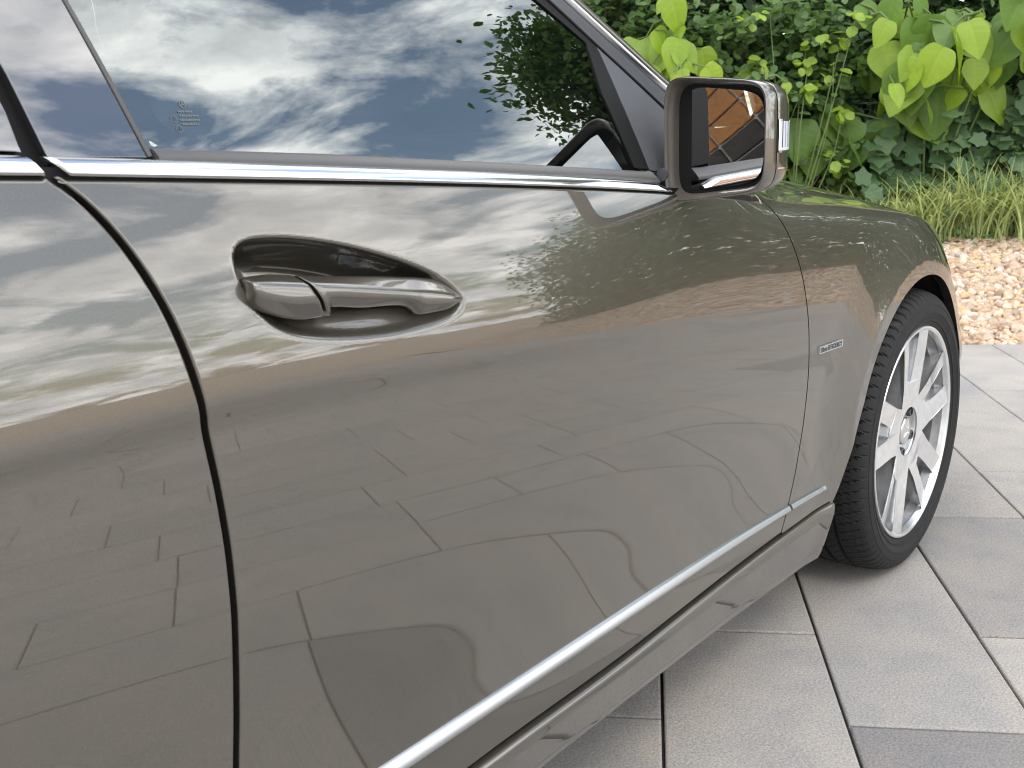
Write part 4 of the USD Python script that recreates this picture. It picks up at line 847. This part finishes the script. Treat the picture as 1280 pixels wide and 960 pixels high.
def stems(base, tips, r=.010, sag=.10, rg=l_):
    parts = []
    for tip in tips:
        s = np.linspace(0, 1, 7)[:, None]; c = base * (1 - s) + tip * s; c[:, :2] += (s * (1 - s) * 4) * rg.normal(size=2) * sag; c[:, 2] += (s * (1 - s)).ravel() * .3
        parts.append(tube(c, np.linspace(r, r * .3, 7), 6))
    return cat_mesh(parts)
def tones(k, kind, rg): return np.repeat(rg.uniform(0, 1, k), len(TEMPL[kind][0]))
def shrub(name, label, cat, mat, nr, tr, zr, nc, per, spread, size, kind, group=None, outw=.5, stem_mat='bark', n_stem=9, seed=1):
    rg = np.random.default_rng(seed); nm, tm = np.mean(nr), np.mean(tr); base = G3(nm, tm, float(gz_(tm)))
    th = empty(name, label, cat, group, loc=base)
    p = clumps(*nr, *tr, *zr, nc, per, spread, rg); v, f = leaves(p, rg.uniform(*size, len(p)), kind, TO_CAM * outw, rg=rg)
    obj('foliage', (v - base, f), mat, th, kind='stuff', tone=tones(len(p), kind, rg))
    tips = p[rg.integers(0, len(p), n_stem)]
    obj('stem', stems(np.zeros(3), tips - base, .012, rg=rg), stem_mat, th, smooth=60)
    return th
# hedge in view
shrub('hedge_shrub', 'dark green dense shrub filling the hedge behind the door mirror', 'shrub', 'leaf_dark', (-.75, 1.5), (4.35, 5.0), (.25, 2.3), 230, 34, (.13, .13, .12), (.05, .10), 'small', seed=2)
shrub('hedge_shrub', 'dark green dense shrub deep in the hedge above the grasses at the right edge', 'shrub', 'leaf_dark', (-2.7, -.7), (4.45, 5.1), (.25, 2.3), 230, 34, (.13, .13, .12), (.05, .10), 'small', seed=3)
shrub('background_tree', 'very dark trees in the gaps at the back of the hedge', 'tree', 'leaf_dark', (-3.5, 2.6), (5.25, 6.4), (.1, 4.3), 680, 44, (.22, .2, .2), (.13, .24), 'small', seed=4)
shrub('sprig_shrub', 'fresh green small round leaved shrub beside the mirror lamp', 'shrub', 'leaf_mid', (-.70, .22), (3.95, 4.3), (.55, 1.75), 120, 26, (.075, .06, .045), (.045, .082), 'round', seed=5)
shrub('sprig_shrub', 'mid green leafy shrub above the roof pillar at the left end of the hedge', 'shrub', 'leaf_mid', (.2, 1.35), (4.0, 4.4), (1.15, 2.2), 95, 26, (.08, .07, .05), (.05, .09), 'small', seed=6)
shrub('sprig_shrub', 'mid green small leaved shrub at the right edge above the vine', 'shrub', 'leaf_mid', (-2.4, -1.55), (4.0, 4.4), (.8, 1.9), 70, 26, (.075, .07, .05), (.045, .08), 'small', seed=7)
shrub('climbing_vine', 'grey green lobed vine climbing the wire fence above the grasses', 'vine', 'leaf_vine', (-2.3, -.75), (4.08, 4.3), (.42, 1.06), 95, 13, (.10, .06, .07), (.085, .15), 'vine', outw=1.3, stem_mat='stem_green', seed=8)
# broad-leaved plants: each big leaf is a part of its own
def big_leaf(length, width, rg, heart=.16):
    s = np.linspace(0, 1, 27); half = width * np.sin(np.pi * s ** .72) ** .8 * (1 - .25 * s) * .62; half[0] = .0; back = np.where(s < .2, -heart * length * (s / .2) * (1 - s / .2) * 1.2, 0)
    curl = rg.uniform(.10, .30); mid = np.stack([0 * s, s * length, -curl * length * s ** 2], 1); v = [mid]
    for sg in (-1, 1):
        ph_ = rg.uniform(0, 6)
        for q in (.12, .35, .6, .82, 1.): v.append(np.stack([sg * half * q, s * length + back * q * 1.4, mid[:, 2] + half * (.24 * q - .12 * q * q) + .018 * q * q * length * np.sin(8 * s + ph_) - .010 * length * np.abs(np.sin(22 * (s - .30 * q * half / width))) * q * (1 - q * .6)], 1))
    v = np.vstack(v); f = []
    tn = [np.full(27, 1.0)] + [np.full(27, .0) + (np.abs(np.sin(22 * (s - .30 * q * half / width))) < .22) * (.8 - .4 * q) for _ in (0, 1) for q in (.12, .35, .6, .82, 1.)]
    base_tone = rg.uniform(.1, .75); tn = np.clip(base_tone + .55 * np.concatenate(tn), 0, 1.3)
    for a, b, fl in ((0, 1, 0), (1, 2, 0), (2, 3, 0), (3, 4, 0), (4, 5, 0), (0, 6, 1), (6, 7, 1), (7, 8, 1), (8, 9, 1), (9, 10, 1)):
        for i in range(26):
            q = [a * 27 + i, a * 27 + i + 1, b * 27 + i + 1, b * 27 + i]; q = q[::-1] if fl else q; f += [(q[0], q[1], q[2]), (q[0], q[2], q[3])]
    return v, np.array(f), tn
def place_leaf(mesh, pos, direction, normal):
    d = unit(np.asarray(direction, float)); n = np.asarray(normal, float); n = unit(n - (n @ d) * d); s = np.cross(d, n)
    return mesh[0][:, :1] * s + mesh[0][:, 1:2] * d + mesh[0][:, 2:] * n + pos, mesh[1]
def broad_plant(label, shoots, mats, size, seed, tz=3.85, base_n=None):
    rg = np.random.default_rng(seed); base_n = np.mean([s[0] for s in shoots]) if base_n is None else base_n; base = G3(base_n, tz + .35, float(gz_(tz + .35)))
    th = empty('broad_leaf_shrub', label, 'shrub', loc=base); curves_ = []
    for n, z, t, cnt in shoots:
        tip = G3(n, t, z); s = np.linspace(0, 1, 9)[:, None]; line = base * (1 - s) + tip * s; line[:, 2] += (np.sin(np.pi * s ** 1.3) * .32).ravel(); curves_.append(line)
        for i in range(cnt):
            u = 1 - .42 * (i / max(1, cnt - 1)) ** 1.1 * rg.uniform(.7, 1.); p = np.array([np.interp(u * 8, np.arange(9), line[:, k]) for k in range(3)]) + rg.normal(size=3) * [.11, .11, .075]
            side = G3(rg.uniform(-1, 1), rg.uniform(-1.2, .1), 0); d = side * .8 + np.array([0, 0, -rg.uniform(.55, 1.4)]); nn = np.array([0, 0, 1.0]) + TO_CAM * rg.uniform(.5, 1.6) + rg.normal(size=3) * .3
            L = rg.uniform(*size) * (1 if i > 1 else .65) * rg.uniform(.75, 1.05); m = big_leaf(L, L * rg.uniform(.62, .82), rg)
            stalk = p + unit(d) * -.0; v, f = place_leaf(m, p - base, d, nn)
            obj('leaf', (v, f), mats[0 if rg.random() < .5 else 1], th, smooth=True, tone=m[2])
            q_ = np.array([np.interp(u * 8, np.arange(9), line[:, k]) for k in range(3)]); curves_.append(np.array([q_, .5 * q_ + .5 * p + [0, 0, .03], p]))
    obj('stem', cat_mesh([tube(c - base, np.linspace(.010, .004, len(c)), 6) for c in curves_]), 'stem_green', th, smooth=60)
broad_plant('broad leaved lime green shrub arching over the hedge at the top right', [(-.95, 1.42, 3.75, 9), (-.70, 1.66, 3.9, 7), (-.86, 1.72, 3.8, 6), (-1.22, 1.62, 3.65, 9), (-1.50, 1.70, 3.6, 9), (-.78, 1.30, 3.95, 7), (-1.02, 1.18, 4.0, 8), (-1.75, 1.62, 3.8, 8), (-1.36, 1.40, 3.9, 7)], ('leaf_lime', 'leaf_broad'), (.24, .37), 41)
broad_plant('broad leaved lime green shoot between the roof pillar and the door mirror', [(.42, 1.56, 3.8, 9), (.50, 1.72, 3.9, 8), (.36, 1.44, 3.7, 6)], ('leaf_lime', 'leaf_lime'), (.20, .32), 42)
broad_plant('dark broad leaved shrub low behind the mirror lamp', [(-.52, .98, 4.05, 8), (-.40, .86, 4.1, 7), (-.72, .92, 4.1, 7)], ('leaf_broad', 'leaf_broad'), (.22, .34), 43)
broad_plant('bright small shoot rising just above the top of the door mirror', [(-.10, 1.30, 3.75, 5)], ('leaf_lime', 'leaf_lime'), (.13, .2), 44)
# bright young tips
rg = np.random.default_rng(51); p = clumps(-.75, .1, 3.85, 3.95, .75, 1.65, 16, 7, (.05, .04, .03), rg); base = G3(-.3, 4.0, float(gz_(4.0)))
th_ = empty('young_shoots', 'scattered yellow green young shoots in front of the dark hedge by the mirror', 'shoots', loc=base, kind='stuff'); v, f = leaves(p, rg.uniform(.05, .09, len(p)), 'round', TO_CAM, rg=rg)
obj('foliage', (v - base, f), 'leaf_lime', th_, tone=tones(len(p), 'round', rg)); obj('stem', stems(np.zeros(3), p[::7] - base, .006, rg=rg), 'stem_green', th_)
# grasses along the gravel
def grass(n, t, label, blades, h, seed, spread=.10):
    rg = np.random.default_rng(seed); base = G3(n, t, float(gz_(t))); th = empty('grass_tuft', label, 'grass', loc=base); V, F = [], []
    for k in range(blades):
        a = rg.uniform(0, 2 * np.pi); L = h * rg.uniform(.6, 1.2); s = np.linspace(0, 1, 8); lean = rg.uniform(.5, 1.45); c = np.stack([np.cos(a) * lean * L * s ** 1.6 * .8, np.sin(a) * lean * L * s ** 1.6 * .8, L * (s - .45 * lean * s ** 2.4)], 1) + np.append(rg.normal(size=2) * spread, 0)
        w = rg.uniform(.0028, .006) * (1 - s ** 2.2) + .0004; side = np.array([-np.sin(a), np.cos(a), 0]); V.append(np.vstack([c - w[:, None] * side, c + w[:, None] * side])); i = np.arange(7)
        F.append(np.vstack([np.stack([i, i + 1, 8 + i + 1], 1), np.stack([i, 8 + i + 1, 8 + i], 1)]) + 16 * k)
    obj('blades', (np.vstack(V), np.vstack(F)), 'grass_blade', th, kind='stuff', tone=np.repeat(rg.uniform(0, 1, blades), 16))
grass(-1.02, 3.95, 'arching pale grass tuft beside the bonnet, leftmost of the grasses', 420, .50, 61)
grass(-1.32, 4.00, 'tall pale grass tuft in the middle of the row on the gravel edge', 480, .60, 62)
grass(-1.62, 3.95, 'dense arching grass tuft, second from the right edge', 460, .56, 63)
grass(-1.98, 4.00, 'grass tuft cut by the right edge of the photo', 460, .58, 64)
grass(-.70, 4.05, 'short grass tuft half hidden by the bonnet', 300, .42, 65)
rg = np.random.default_rng(71); p = clumps(-2.3, -.6, 3.78, 4.1, .20, .38, 90, 12, (.08, .05, .035), rg); v, f = leaves(p, rg.uniform(.025, .05, len(p)), 'small', TO_CAM * .7, rg=rg)
obj('ground_cover', (v, f), 'leaf_mid', tone=tones(len(p), 'small', rg), label='low leafy ground cover along the edge of the gravel', cat='ground cover', kind='stuff')
# wire fence among the plants
fence = empty('wire_fence', 'dark green welded wire fence half hidden in the hedge', 'fence')
for z in (.35, .55, .75, .95, 1.15): obj('rail', tube(G3(np.linspace(-3, 2, 3), 4.33, z), .004, 6), 'fence_green', fence)
for k, n in enumerate(np.arange(-3, 2.01, .05)): obj('wire', tube(G3([n, n], 4.336, [.1, 1.2]), .0025, 5), 'fence_green', fence)
for n in (-2.4, .1): obj('post', cat_mesh([tube(G3([n, n], 4.37, [0, 1.25]), .022, 10)]), 'fence_green', fence)

# ---- what the paint, the panes and the mirror reflect: the hedge and trees running on beyond the frame, a timber garage
for k, (n, t, w, z1) in enumerate([(-3.6, 4.9, 1.2, 3.0), (-5.4, 4.9, 1.3, 3.4), (-7.4, 4.9, 1.4, 3.2), (-9.6, 4.9, 1.5, 3.5), (-12., 4.9, 1.6, 3.0)]):
    shrub('hedge_shrub', 'tall green shrub of the hedge that shows only mirrored in the car door', 'shrub', 'leaf_mid' if k % 2 else 'leaf_tree', (n - w, n + w), (t - .5, t + .6), (.2, z1), 190, 40, (.24, .24, .22), (.09, .16), 'small', group='hedge shrubs mirrored in the car door', seed=80 + k)
def tree(label, n, t, zc, rx, rz, nc, per, leaf, mat, seed, trunk=.16, group=None):
    rg = np.random.default_rng(seed); base = G3(n, t, .1); th = empty('tree', label, 'tree', group, loc=base)
    d = unit(rg.normal(size=(nc, 3))) * (rg.uniform(.25, 1, (nc, 1)) ** .5); c = d * [rx, rx, rz] + [0, 0, zc]
    p = (c[:, None] + rg.normal(size=(nc, per, 3)) * [.30, .30, .20]).reshape(-1, 3)
    obj('crown', leaves(p, rg.uniform(*leaf, len(p)), 'small', None, rg=rg), mat, th, kind='stuff', tone=tones(len(p), 'small', rg))
    limbs = [tube([(0, 0, 0), (.05, .03, zc * .4), (.02, -.05, zc)], [trunk, trunk * .8, trunk * .4], 10)]
    for q in c[rg.integers(0, nc, 26)]:
        s = np.linspace(0, 1, 6)[:, None]; a_ = np.array([.03, 0, zc * rg.uniform(.35, .8)]); ln = a_ * (1 - s) + q * s; ln[:, 2] += (s * (1 - s)).ravel() * .3; limbs.append(tube(ln, np.linspace(trunk * .35, .012, 6), 6))
    obj('trunk', cat_mesh(limbs), 'bark', th, smooth=60)
tree('tall leafy tree mirrored against the clouds in the door window', -8.0, 6.4, 6.3, 1.6, 1.6, 130, 55, (.12, .22), 'leaf_tree', 91)
tree('second tree mirrored lower down beside the window pillar', -5.0, 7.0, 5.0, 2.3, 2.4, 150, 55, (.12, .22), 'leaf_tree', 92)
gar = empty('house', 'pale house with an orange timber clad upper storey mirrored in the door mirror', 'house', loc=(-7.3, -7.9, 0), rotz=90)
obj('wall', cat_mesh([box((7.0, .2, 8.6), (0, .22, 4.3)), box((.2, 4.5, 8.6), (-3.4, 2.4, 4.3)), box((.2, 4.5, 8.6), (3.4, 2.4, 4.3))]), 'render_white', gar)
for ix in range(6):
    for iz in range(8, 15): obj('timber_panel', box((1.02, .05, .50), (-2.75 + ix * 1.10, .09, .36 + iz * .56), .012), 'timber' if ix >= 3 and 10 <= iz < 14 else 'timber_dark', gar)
obj('roof', cat_mesh([box((7.6, 5.0, .16), (0, 2.3, 8.7), .02)]), 'roof_tile', gar)
